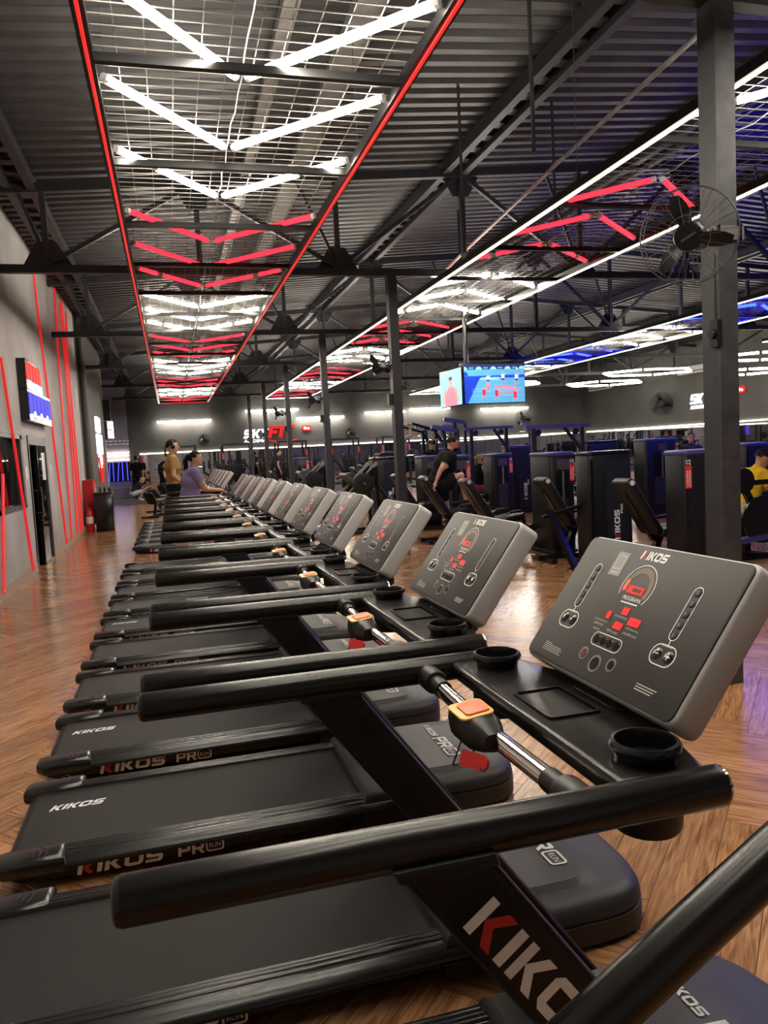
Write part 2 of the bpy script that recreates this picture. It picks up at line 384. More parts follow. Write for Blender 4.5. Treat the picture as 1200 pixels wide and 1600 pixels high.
def seen(cx, cy):
    q = Vector((cx, cy, 0)) - EYE; z = q.dot(_f)
    if z < .3: return False
    u = q.dot(_r)/z; v = q.dot(_d)/z
    return abs(u) < .52 and abs(v) < .69 and (cx < -.6 or cx > 1.15)
planks.sort(key=lambda k: (not seen(k[0], k[1]), k[0]**2 + k[1]**2))
for cx, cy, p, t, vt in planks[:292]: plank_obj('plank', [(p, t, vt)])
pf = plank_obj('plank_field', [(p, t, vt) for _, _, p, t, vt in planks[292:]]); pf['kind'] = 'stuff'
rb = MB(); rb.box(-6.0, XR, 30.3, YB, -0.004, 0.006); struct('floor_rubber', rb, 'rubber_floor')

# ceiling: trapezoidal sheet, ribs across the hall
def ceiling():
    mb = MB(); prof = []; y = YF
    while y < YB: prof += [(y, 0), (y + .10, 0), (y + .135, .055), (y + .215, .055)]; y += .25
    xs = [-6.2, 9.5, XR + .1]; n = len(prof)
    for x in xs:
        for y, z in prof: mb.v.append((x, y, roof_z(x) + z))
    for k in range(2):
        for i in range(n - 1): mb.f.append((k*n+i, k*n+i+1, (k+1)*n+i+1, (k+1)*n+i)); mb.mi.append(0)
    return mb
struct('ceiling', ceiling(), 'roof', angle=10)
bx = MB(); bx.box(-6.3, XR + .2, YF - .1, YB + .1, 6.3, 6.4); struct('roof_cover', bx, 'steel')

# walls
wl = MB(); t0 = -2.25
for y0, y1, z0, z1 in ((YF, 10.2, 0, 5.3), (10.2, 12.0, 0, 1.0), (10.2, 12.0, 2.03, 5.3), (12.0, 12.5, 0, 5.3), (12.5, 14.2, 2.05, 5.3), (14.2, 20.1, 0, 5.3)):
    wl.box(t0, XL, y0, y1, z0, z1)
struct('wall_left', wl, 'plaster')
wl = MB(); wl.box(t0, XL, 20.1, 26.7, 0, 5.3); struct('wall_left_rear', wl, 'plaster_mid')
wl = MB(); wl.box(t0 - .01, XL + .03, 26.7, 26.95, 0, 5.3); struct('trim_1', wl, 'plaster')
wl = MB(); wl.box(-6.2, t0, 26.75, 26.9, 0, 5.6); wl.box(-6.2, -6.05, 26.9, YB, 0, 5.6); struct('wall_side_room', wl, 'plaster_mid')
wl = MB(); wl.box(-5.6, -5.5, 9, 17, 0, 3); wl.box(-5.6, t0, 8.9, 9, 0, 3); wl.box(-5.6, t0, 17, 17.1, 0, 3); wl.box(-5.6, t0, 9, 17, 2.7, 2.8); struct('wall_office', wl, 'plaster_dark')
wl = MB(); wl.box(-1.75, XR, YB, YB + .15, 0, 6.4); struct('wall_back', wl, 'plaster_dark')
wl = MB(); wl.box(-6.2, -1.75, YB - .02, YB + .15, 0, 6.4); struct('wall_back_side', wl, 'lilac')
wl = MB(); wl.box(XR, XR + .15, YF, YB, 0, 6.4); struct('wall_right', wl, 'plaster_mid')
wl = MB(); wl.box(t0, XR, YF - .12, YF, 0, 6.4); struct('wall_front', wl, 'plaster')
bb = MB()
for y0, y1 in ((YF, 12.46), (14.26, 20.1), (20.1, 26.7)): bb.box(XL, XL + .015, y0, y1, 0, .14)
struct('baseboard_left', bb, 'base')
pp = MB(); pp.tube([(XL + .1, 20.35, 1.2), (XL + .1, 20.35, 5.2)], .085, 14); struct('trim_2', pp, 'plaster_mid')
sd = MB(); sd.box(XL + .001, XL + .021, 20.75, 21.5, 1.25, 2.25); sd.build('blue_lit_panel', 'signP'); tag(bpy.data.objects['blue_lit_panel'], 'narrow violet lit panel on the left wall above the red hydrant box', 'light panel')

# window and door in the left wall
wn = MB(); y0, y1, z0, z1 = 10.2, 12.0, 1.0, 2.03
for a in ((y0, y1, z0, z0+.05), (y0, y1, z1-.06, z1), (y0, y0+.05, z0, z1), (y1-.13, y1, z0, z1)): wn.box(-2.2, -2.03, *a)
win = struct('window_1', wn, 'steel_grey')
g = MB(); g.box(-2.13, -2.12, y0+.05, y1-.13, z0+.05, z1-.06); g.build('pane', 'glass', win)
dr = MB(); y0, y1, z1 = 12.5, 14.2, 2.05
dr.box(-2.2, -2.03, y0, y1, z1-.14, z1); dr.box(-2.2, -2.03, y0, y0+.06, 0, z1-.14); dr.box(-2.2, -2.03, y1-.1, y1, 0, z1-.14)
door = struct('door_1', dr, 'steel_grey')
g = MB(); g.box(-2.13, -2.118, y0+.06, 13.3, .02, z1-.14); g.build('pane', 'glass', door)
g = MB(); g.box(-2.07, -2.055, 13.25, y1-.1, .05, z1-.15); g.build('sliding_pane', 'glass', door)
g = MB(); g.box(-2.085, -2.03, 13.2, 13.25, .02, z1-.14); g.box(-2.085, -2.03, 13.25, y1-.1, .0, .05); g.build('leaf_frame', 'gloss', door)
g = MB(); g.tube([(-2.0, 13.1, .8), (-2.0, 13.1, 1.25)], .016, 8); g.tube([(-2.1, 13.1, .85), (-2.0, 13.1, .85)], .01, 6); g.tube([(-2.1, 13.1, 1.2), (-2.0, 13.1, 1.2)], .01, 6); g.build('handle', 'chrome', door)
g = MB(); g.box(-2.054, -2.05, 13.75, 14.05, 1.35, 1.8); g.build('notice_sheet', 'paper', door)
g = MB(); g.box(XL, XL+.008, 12.15, 12.33, 1.4, 1.58); tag(g.build('wall_notice', 'paper'), 'small pale notice on the grey wall between window and glass door', 'notice')
g = MB(); g.box(XL, XL+.02, 14.45, 14.55, 1.42, 1.6); tag(g.build('light_switch', 'acwhite'), 'small white switch plate right of the glass door', 'switch')

# mirrors along the back and right walls, each sheet a part; led strip over them
mr = thing('wall_mirror', 'row of tall mirror sheets along the dark back wall under a light strip', 'mirror', (8, YB, 0))
for k in range(12):
    x = -1.3 + k * 1.84; g = MB(); g.box(x + .01 - 8, x + 1.83 - 8, -.03, -.01, .12, 1.88); g.build('mirror_panel', 'mirror', mr)
g = MB(); g.box(-1.3 - 8, 20.7 - 8, -.05, -.01, 1.90, 1.94); g.build('light_strip', 'stripW', mr)
mr = thing('wall_mirror', 'row of mirror sheets on the right wall below the fan and lit sign', 'mirror', (XR, 20, 0))
for k in range(14):
    y = 9 + k * 1.9 - 20; g = MB(); g.box(-.03, -.01, y + .01, y + 1.89, .12, 1.88); g.build('mirror_panel', 'mirror', mr)
g = MB(); g.box(-.05, -.01, -11, 15.6, 1.90, 1.94); g.build('light_strip', 'stripW', mr)
# far left corner: glowing strips imitate a blue lit wall reflected in a mirror
bl = thing('blue_light_wall', 'wall of upright blue light strips in the far left corner', 'light panel', (-3.7, YB - .04, 0))
g = MB(); g.box(-2.2, 1.95, 0, .02, .75, 1.62); g.build('backing', 'gloss', bl)
for k in range(22):
    x = -2.1 + k * .185 + random.uniform(-.04, .04); g = MB(); g.bar((x, -.03, .78), (x + random.uniform(-.1, .1), -.03, 1.6), .05, .03); g.build('light_strip', 'stripB', bl)
for z in (1.70, 1.88, 2.02):
    g = MB(); g.box(-2.2, 1.95, -.06, -.02, z, z + .018); g.build('ledge_light', 'stripW', bl)
g = MB(); g.box(-2.2, 1.9, -.55, -.02, 0.02, .5); tag(g.build('padded_ledge', 'lilac', loc=(-3.7, YB - .04, 0)), 'low lilac ledge under the blue lit corner', 'ledge')
# small wall lettering on the lilac wall
g = MB(); X = frame((-2.75, YB - .024, 0), (1, 0, 0), (0, 0, 1))
for k, (z, w) in enumerate(((2.52, 1.0), (2.38, 1.02))):
    x = 0
    while x < w: l = random.uniform(.07, .2); g.flat(R4(x, z, x + l, z + .055), X); x += l + .05
tag(g.build('wall_lettering', 'white'), 'two short lines of small white lettering on the lilac wall', 'lettering')

# ------------------------------------------------------------------ steelwork
COLY = (4.0, 10.9, 16.2, 21.6, 27.0, 32.3)
for k, y in enumerate(COLY):
    c = thing('steel_column', 'dark steel column standing ' + ('beside the nearest console, full height in view' if k == 0 else _names[k] + ' from the front in the line of columns'), 'column', (3.255, y, 0), 0, 'steel columns in a line')
    g = MB(); g.box(-.065, .065, -.075, .075, 0, 4.06); g.build('shaft', 'steel', c)
    g = MB(); g.box(-.066, .066, -.08, -.0755, 0, 4.0); g.build('front_flange', 'steel_grey' if k == 0 else 'steel', c)
    if k: g = MB(); g.box(-.13, -.065, -.05, .05, 2.2, 2.36); g.build('junction_box', 'black', c)
    if k == 0:
        g = MB(); g.box(-.095, -.06, -.095, -.03, 2.06, 2.22); g.lathe([(.03, 0), (.03, .02)], T(-.095, -.06, 2.14) @ RY(-PI/2), 12); g.build('junction_box', 'black', c)
        g = MB(); g.tube([(-.07, -.05, 2.2), (-.075, -.06, 2.6), (-.09, -.07, 2.5)], .004, 6); g.build('cable', 'black', c)
def truss(y):
    t = thing('roof_truss', 'dark steel roof truss, ' + _names[COLY.index(y)] + ' from the front of the hall', 'truss', (9.4, y, 4.1), 0, 'roof trusses across the hall')
    x0, x1 = XL + .01, XR - .01; o = 9.4
    g = MB(); g.box(x0-o, x1-o, -.05, .05, -.05, .05); g.build('bottom_chord', 'steel', t)
    g = MB(); g.bar((x0-o, 0, roof_z(x0)-4.1-.18), (9.5-o, 0, roof_z(9.5)-4.1-.18), .1, .12); g.bar((9.5-o, 0, roof_z(9.5)-4.1-.18), (x1-o, 0, roof_z(x1)-4.1-.18), .1, .12); g.build('top_chord', 'steel', t)
    h = lambda x: roof_z(x) - 4.1 - .2
    x = -1.35; up = True; k = 0
    while x < XR - .5:
        g = MB(); g.box(x-o-.035, x-o+.035, -.035, .035, .04, h(x)); g.build('web_post', 'steel', t)
        zg = .1 if k % 2 == 0 else h(x) - .05
        g = MB(); sg = 1 if k % 2 == 0 else -1
        poly = [(-.32, -.08*sg), (.32, -.08*sg), (.12, .26*sg), (-.12, .26*sg)]; poly = poly if sg > 0 else poly[::-1]
        g.prism(poly, .02, T(x-o, .06, zg) @ RX(PI/2)); g.build('gusset_plate', 'steel', t)
        x2 = x + 1.92
        if x2 < XR: g = MB(); g.bar((x-o, 0, .06 if k % 2 == 0 else h(x)), (x2-o, 0, h(x2) if k % 2 == 0 else .06), .06, .06); g.build('web_diagonal', 'steel', t)
        if k % 2 == 0: g = MB(); g.bar((x-o-.55 if k else x-o-.3, .03, h(x)), (x-o, .03, .1), .04, .04); g.build('web_brace', 'steel', t)
        x = x2; k += 1
for y in COLY: truss(y)
for k, x in enumerate((-1.6, 1.25, 1.95, 4.3, 7.4, 10.4, 13.4, 16.6)):
    pale = k in (1, 2); zz = roof_z(x)  # two joists get a paler colour to paint in light from the tubes below
    j = thing('roof_joist', ('pale' if pale else 'dark') + ' double-channel roof joist running lengthwise, ' + _names[k] + ' counted from the left wall', 'joist', (x, 16, zz), 0, 'lengthwise roof joists')
    w = .14
    if pale:
        q = .05 if k == 1 else .11
        g = MB(); g.box(-q, q, -20, 20, -.16, -.02); g.box(-q-.02, -q, -20, 20, -.18, -.14); g.box(q, q+.02, -20, 20, -.18, -.14); g.build('channel', 'steel_pale', j); continue
    for s in (-1, 1):
        g = MB(); g.box(s*w-.035, s*w+.035, -20, 20, -.2, -.02); g.box(s*w-.05, s*w+.05, -20, 20, -.215, -.2); g.build('channel', 'steel', j)
    g = MB(); y = -19.9
    while y < 19.9: g.box(-w+.03, w-.03, y, y + .16, -.12, -.1); y += .4
    o = g.build('tie_plates', 'steel_grey', j); o['kind'] = 'stuff'
for k, (x, y, z) in enumerate(((3.48, 8.57, 3.8), (3.09, 6.0, 3.95), (4.9, 9.0, 4.3))):
    g = MB(); g.tube([(0, 0, z), (0, 0, roof_z(x))], .018, 8); tag(g.build('hanger_rod', 'steel', loc=(x, y, 0)), ('thin black hanger rod to the left of the white-edged light frame', 'thin black hanger rod reaching the top edge of the photo', 'thin black hanger rod behind the copper pipe')[k], 'rod', 'hanger rods')
g = MB(); g.tube([(3.2, 4.1, 3.99), (3.75, 4.6, 4.4), (4.0, 4.9, 4.55), (4.12, 5.15, 4.6), (4.35, 8.07, 4.6)], .022, 10); g.build('sloping_pipe', 'steel_pale')
tag(bpy.data.objects['sloping_pipe'], 'pale conduit elbow bending from the near column top towards the roof', 'pipe')
g = MB(); g.tube([(4.36, 8.1, 4.6), (4.74, 11.84, 4.62), (5.39, 17.72, 4.6)], .024, 10); tag(g.build('sprinkler_pipe', 'pink_pipe'), 'long copper-coloured pipe hung between the two light frames', 'pipe')

# ------------------------------------------------------------------ light frames under the roof
def light_frame(label, x0, x1, y0, y1, z, rows, strip, ax, dy):
    f = thing('ceiling_light_frame', label, 'light', ((x0+x1)/2, y0, z)); ox, oy = (x0+x1)/2, y0; Y = y1 - y0; h = (x1-x0)/2
    for s in (-1, 1):
        g = MB(); g.box(s*h-.035, s*h+.035, 0, Y, -.03, .05); g.build('side_rail', 'upright', f)
        g = MB(); g.box(s*h-.010, s*h+.010, 0, Y, -.045, -.03); g.build('led_strip', strip, f)
    for y, st in ((0, 0), (Y, 1)):
        g = MB(); g.box(-h, h, y-.03, y+.03, -.03, .05); g.build('end_rail', 'upright', f)
        if st: g = MB(); g.box(-h, h, y-.045, y-.03, -.045, -.02); g.build('led_strip', strip, f)
    nb = int((Y - .2) / 1.65); proto = None
    for k in range(1, nb + 1):
        g = proto.copy() if proto else None
        if g is None:
            g = MB(); g.box(-h+.03, h-.03, -.025, .025, -.03, .02); proto = g = g.build('cross_bar', 'upright', f)
        else: COL.objects.link(g)
        g.location = (0, k*1.65 - .17, 0)
    for k in range(1, 12):
        g = MB(); x = -h + 2*h*k/12; g.box(x-.0028, x+.0028, 0, Y, .066, .072); g.build('wire', 'galv', f)
    proto = None; nw = 0; g2 = MB(); y = .06
    while y < Y - .05:
        if nw < 110:
            if proto is None: g = MB(); g.box(-h+.03, h-.03, -.003, .003, .060, .066); proto = g = g.build('cross_wire', 'galv', f)
            else: g = proto.copy(); COL.objects.link(g)
            g.location = (0, y, 0)
        else: g2.box(-h+.03, h-.03, y-.003, y+.003, .060, .066)
        nw += 1; y += .115
    if g2.v: o = g2.build('cross_wires', 'galv', f); o['kind'] = 'stuff'
    for i, (ya, m) in enumerate(rows):
        for s in (-1, 1):
            p0 = Vector((ax - ox, ya - oy, .035)); p1 = Vector((s*(h-.06), ya - oy + dy, .035)); d = p1 - p0; L = d.length; d.normalize()
            a, b = p0 + d*.05, p1
            segs = [(a, b)] if i % 3 != 2 else [(a, a + (b-a)*.66), (a + (b-a)*.69, b)]
            for q0, q1 in segs:
                dd = (q1-q0).normalized(); g = MB(); g.tube([q0 + dd*.03, q1 - dd*.03], .028, 8); tb = g.build('light_tube', m, f)
                g = MB(); g.tube([q0, q0 + dd*.03], .029, 8); g.tube([q1 - dd*.03, q1], .029, 8); g.build('end_cap', 'acwhite', tb)
    g = MB(); pts = [(ax - ox + random.uniform(-.01, .01), y * .25, .05 + (.012 if y % 2 else -.01)) for y in range(int(Y*4))]
    g.tube(pts, .0045, 5); g.build('centre_cable', 'acwhite', f)
    for k in range(int(Y / 5) + 1):
        for s in (-1, 1):
            g = MB(); xx = s*(h-.03); g.tube([(xx, 1 + 5*k, .04), (xx, 1 + 5*k, roof_z(xx + ox) - z - .01)], .0035, 5); g.build('hanger_wire', 'steel_grey', f)
    return f
rows = []
y = 2.7
for gi in range(9):
    for q in range(3): rows.append((y + q*1.1, ('tubeW', 'tubeR')[gi % 2]))
    y += 3.72
rows = [(1.0, 'tubeW')] + [(a + 1.1, m) for a, m in rows if a + 1.1 < 32.6]
rows1 = []
for gi, y in enumerate((5.2, 9.02, 12.85, 16.7, 20.5, 24.3, 28.1, 31.6)):
    for q in range(3):
        if y + q*1.15 < 32.8: rows1.append((y + q*1.15, ('tubeW', 'tubeR')[gi % 2]))
rows1 = [(y, 'tubeW') for y in (1.3, 2.5, 3.7)] + rows1
light_frame('long red-edged light frame over the treadmills with wire grid and chevron tubes', -.30, 1.66, .2, 33.0, 3.95, rows1, 'stripR', .61, -1.05)
rows2 = [(y, 'tubeW') for y in (2.0, 3.2, 4.4)]
for gi, y in enumerate((6.5, 10.35, 14.2, 18.0, 21.9, 25.7, 29.5)):
    for q in range(3): rows2.append((y + q*1.13, ('tubeR', 'tubeW')[gi % 2]))
light_frame('white-edged light frame with red and white chevron tubes right of the columns', 3.92, 5.74, .8, 32.4, 3.95, rows2, 'stripW', 4.66, .85)
rows3 = [(y + q*1.1, m) for y, m in ((4.6, 'tubeB'), (6.9, 'tubeB'), (9.2, 'tubeB'), (11.5, 'tubeB'), (15.2, 'tubeW'), (18.6, 'tubeB'), (22.3, 'tubeW'), (26.0, 'tubeB'), (29.6, 'tubeW')) for q in range(3)] + [(a, 'tubeB') for a in (5.0, 5.4, 7.3, 7.7, 9.6, 10.0)]  # unseen near blue rows packed closer, extra tubes added to strengthen the blue tint
light_frame('white-edged light frame with blue and white tubes at the far right', 10.35, 12.25, 4.0, 32.6, 3.95, rows3, 'stripW', 11.2, .8)
light_frame('short light frame with blue tubes out to the right', 15.6, 17.5, 3.0, 17.5, 3.95, [(4.5 + k*2.6, 'tubeB') for k in range(5)], 'stripW', 16.55, .8)
# lamp tubes on the back wall, one thing each
for k, (xa, xb, z) in enumerate(((-.48, 1.9, 3.28), (3.42, 5.9, 3.62), (5.75, 8.05, 3.2), (9.05, 11.1, 3.34), (11.3, 13.4, 3.42), (15.0, 17.6, 3.29))):
    l = thing('wall_lamp', 'long white tube lamp on the dark back wall, ' + _names[k] + ' from its left end', 'lamp', ((xa+xb)/2, YB - .25, z), 0, 'tube lamps on the back wall'); L = (xb-xa)
    g = MB(); g.box(-L/2, L/2, .02, .05, .02, .06); g.box(-.03, .03, .05, .25, .02, .06); g.build('bracket', 'acwhite', l)
    for q in (0, 1):
        g = MB(); a = -L/2 + q*L/2 + .03; g.tube([(a, 0, 0), (a + L/2 - .06, 0, 0)], .04, 8); g.build('light_tube', 'tubeW', l)
for k, (cx, cy, w, d, z) in enumerate(((17.6, 25.6, 1.9, 1.1, 3.95), (18.2, 29.6, 1.8, 1.1, 3.9), (17.2, 19.4, 1.7, 1.0, 3.75), (18.6, 21.6, 1.6, 1.0, 3.5), (12.6, 27.4, 1.4, 1.0, 3.8))):
    l = thing('hexagon_lamp', 'hexagon ring of white light tubes under the roof, ' + ('just left of the near column', 'farthest back by the right wall', 'right of the near column', 'lower one right of the near column', 'behind the hanging screens')[k], 'lamp', (cx, cy, z), 0, 'hexagon lamps')
    P = [(w, 0, 0), (w/2, d, 0), (-w/2, d, 0), (-w, 0, 0), (-w/2, -d, 0), (w/2, -d, 0)]
    for q in range(6):
        a, b = Vector(P[q]), Vector(P[(q+1) % 6]); e = (b-a).normalized(); g = MB(); g.tube([a + e*.06, b - e*.06], .035, 8); g.build('light_tube', 'tubeH', l)
    g = MB(); g.tube([(w, 0, 0), (w, 0, roof_z(cx) - z)], .005, 5); g.tube([(-w, 0, 0), (-w, 0, roof_z(cx) - z)], .005, 5); g.build('hanger_wire', 'steel_grey', l)

# red light lines on the left wall
for k, pts in enumerate(([(11.0, 3.0), (11.95, .09)], [(10.45, 1.5), (9.94, .09)], [(14.35, 5.2), (14.7, 3.46), (15.65, .09)], [(17.0, 5.15), (16.74, 3.72), (16.42, .09)],
                         [(17.72, 5.0), (17.78, 3.85), (17.38, .09)], [(18.7, 5.0), (18.3, 3.92), (18.5, .09)], [(17.98, 5.1), (18.06, 4.3), (17.95, 2.6), (18.0, .09)], [(9.3, 5.2), (9.0, 2.6), (8.6, .09)])):
    g = MB(); g.tube([(XL + .03, y, z) for y, z in pts], .019, 8); tag(g.build('light_line', 'wallred'), 'red light line running down the left wall, ' + ('crossing the window corner', 'lowest one at the left photo edge', 'just right of the glass door', 'first of the close cluster past the lightbox', 'second in the close cluster', 'last before the hydrant box', 'kinked one in the close cluster', 'out before the window')[k], 'light', 'red light lines on the left wall')
# light box on the left wall
lb = thing('lightbox_sign', 'black-sided lightbox with red, white and blue lettering on the left wall', 'sign', (XL, 12.2, 2.25))
g = MB(); g.box(0, .12, 0, 1.42, .45, .90); g.box(0, .12, 0, 2.15, 0, .46); g.build('box_body', 'gloss', lb)
for q in range(5): g = MB(); g.box(.121, .128, .04 + q*.27, .25 + q*.27, .60 + .02*(q % 2), .86); g.build('red_letter', 'signR', lb)
g = MB()
for q in range(4): letters(g, 'SFSR'[q], .05 + q*.33, .47, .12, frame((.13, 0, 0), (0, 1, 0), (0, 0, 1)), 2.1)
g.build('white_lettering', 'signW', lb)
for q in range(6): g = MB(); g.box(.121, .128, .04 + q*.35, .35 + q*.35, .10, .42); g.build('blue_letter', 'signB', lb)
g = MB()
for q in range(7): g.ball((.125, .18 + q*.30, .06 + .05*((q*3) % 2)), (.01, .12, .05), n=10, k=6)
g.build('white_flourish', 'signW', lb)
# tall lit sign and side sign on the dark end of the left wall
sg = thing('tall_wall_sign', 'tall lit sign of white panels over a red emblem on the left wall end', 'sign', (XL, 23.6, 1.0))
for a, b, c, d in ((.1, 1.3, 1.5, 1.95), (.1, 1.6, .85, 1.45), (.35, 1.1, .45, .82)):
    g = MB(); g.prism(rrect(b-a, d-c, .08), .06, frame((.01, (a+b)/2, (c+d)/2), (0, 1, 0), (0, 0, 1)), .01); g.build('white_panel', 'signW', sg)
g = MB()
for q in range(5): g.bar((.05, .1 + q*.38, .75 - .1*q % .3), (.05, .75, .05), .04, .09)
for q in range(3): g.bar((.05, 1.7 - q*.2, .8), (.05, .9, .05), .04, .09)
g.build('red_emblem', 'signR', sg)
s2 = thing('projecting_sign', 'black projecting sign with two small white lit panels at the wall end', 'sign', (XL + .03, 26.75, 2.35))
g = MB(); g.box(0, .22, 0, .25, .62, 1.3); g.box(0, .22, 0, .25, 0, .6); g.build('box_body', 'gloss', s2)
for z in (.04, .33): g = MB(); g.box(.10, .27, -.02, -.003, z, z + .26); g.box(.221, .27, -.003, .2, z, z + .26); g.build('lit_panel', 'signW', s2)
# hydrant cabinet, extinguisher, black bin
g = MB(); g.box(0, .22, 0, .7, 0, 1.05); hb = thing('hydrant_cabinet', 'red fire hydrant cabinet on the floor by the left wall', 'cabinet', (XL + .012, 19.3, .15)); g.build('cabinet_body', 'extinguisher', hb)
g = MB(); g.box(.221, .23, .06, .64, .08, .98); g.build('cabinet_door', 'redp', hb)
ex = thing('fire_extinguisher', 'red fire extinguisher in front of the hydrant cabinet', 'extinguisher', (XL + .14, 19.02, 0))
g = MB(); g.lathe([(.085, 0), (.09, .03), (.09, .44), (.06, .52), (.03, .55), (.03, .58)], None, 16); g.build('cylinder', 'extinguisher', ex)
g = MB(); g.box(-.02, .09, -.015, .015, .58, .62); g.box(-.02, .1, -.012, .012, .64, .66); g.build('valve', 'gloss', ex)
g = MB(); g.tube([(.05, 0, .6), (.12, 0, .5), (.11, 0, .2)], .013, 8); g.build('hose', 'black', ex)
g = MB(); g.lathe([(.092, .2), (.092, .36)], None, 16); g.build('paper_band', 'paper', ex)
bn = thing('black_bin', 'tall black box bin standing by the dark end of the left wall', 'bin', (-1.575, 19.12, 0))
g = MB(); g.prism(rrect(.40, .5, .03), .86, None, .008); g.build('bin_body', 'gloss', bn)
g = MB(); g.prism(rrect(.42, .52, .03), .05, T(0, 0, .861), .01); g.build('lid', 'black', bn)
for q in range(4): g = MB(); g.lathe([(.02, 0), (.025, .08), (.012, .1), (.012, .13)], None, 10); tag(g.build('spray_bottle', 'acwhite' if q == 0 else 'gloss', loc=(-1.74 + .1*q, 19.0 + .05*(q % 2), .913)), ('white spray bottle on top of the black bin', 'dark bottle second from left on the black bin', 'dark bottle third from left on the black bin', 'dark bottle at the right edge of the black bin')[q], 'bottle', 'bottles on the black bin')

# lit gym signs on back and right wall
def gym_sign(X, label):
    s = bpy.data.objects.new('lit_wall_sign', None); COL.objects.link(s); s.matrix_world = X; tag(s, label, 'sign')
    def slab(fn, name, m, dz=.05):
        a = MB(); fn(a); n = len(a.v); nf = list(a.f); a.v += [(p[0], p[1], dz) for p in a.v[:n]]
        a.f = [tuple(reversed(f)) for f in nf] + [tuple(i + n for i in f) for f in nf]
        for f in nf:
            for i in range(len(f)): j = (i+1) % len(f); a.f.append((f[i], f[j], f[j]+n, f[i]+n))
        a.mi = []; a.build(name, m, s)
    x = 0
    for ch in 'SKY': slab(lambda a: letters(a, ch, x, .30, .40, None, .85, shear=.2), 'white_letter', 'signW'); x += (GL[ch][0]*.85 + .06) * .40
    for ch in 'FIT': slab(lambda a: letters(a, ch, x, .28, .56, None, .85, shear=.2), 'red_letter', 'signR'); x += (GL[ch][0]*.85 + .09) * .56
    slab(lambda a: put_text(a, 'ACADEMIA', 0.02, .10, 1.0, .14, None), 'small_lettering', 'signW')
    def smile(a):
        n = 10; o = [(1.15 + 1.35*k/n, .18 - .32*math.sin(PI*k/n)*.55) for k in range(n+1)]; i = [(p[0], p[1] + .015 + .07*math.sin(PI*k/n)) for k, p in enumerate(o)]
        a.strip(o, i, closed=False)
    slab(smile, 'red_smile', 'signR')
    g = MB(); g.prism([(2.95 + p[0], .66 + p[1]) for p in rrect(.42, .26, .12)], .06, None, .01); g.build('red_badge', 'signR', s)
    g = MB(); g.flat(circ(.07, 12, 2.88, .66), z=.063); g.flat(circ(.055, 12, 3.03, .64), z=.063); g.build('badge_print', 'signW', s)
gym_sign(frame((3.3, YB - .01, 2.1), (1, 0, 0), (0, 0, 1)), 'lit white and red gym sign on the back wall beyond the treadmills')
gym_sign(frame((XR - .01, 27.35, 2.45), (0, -1, 0), (0, 0, 1)), 'lit white and red gym sign on the right wall behind the near column')

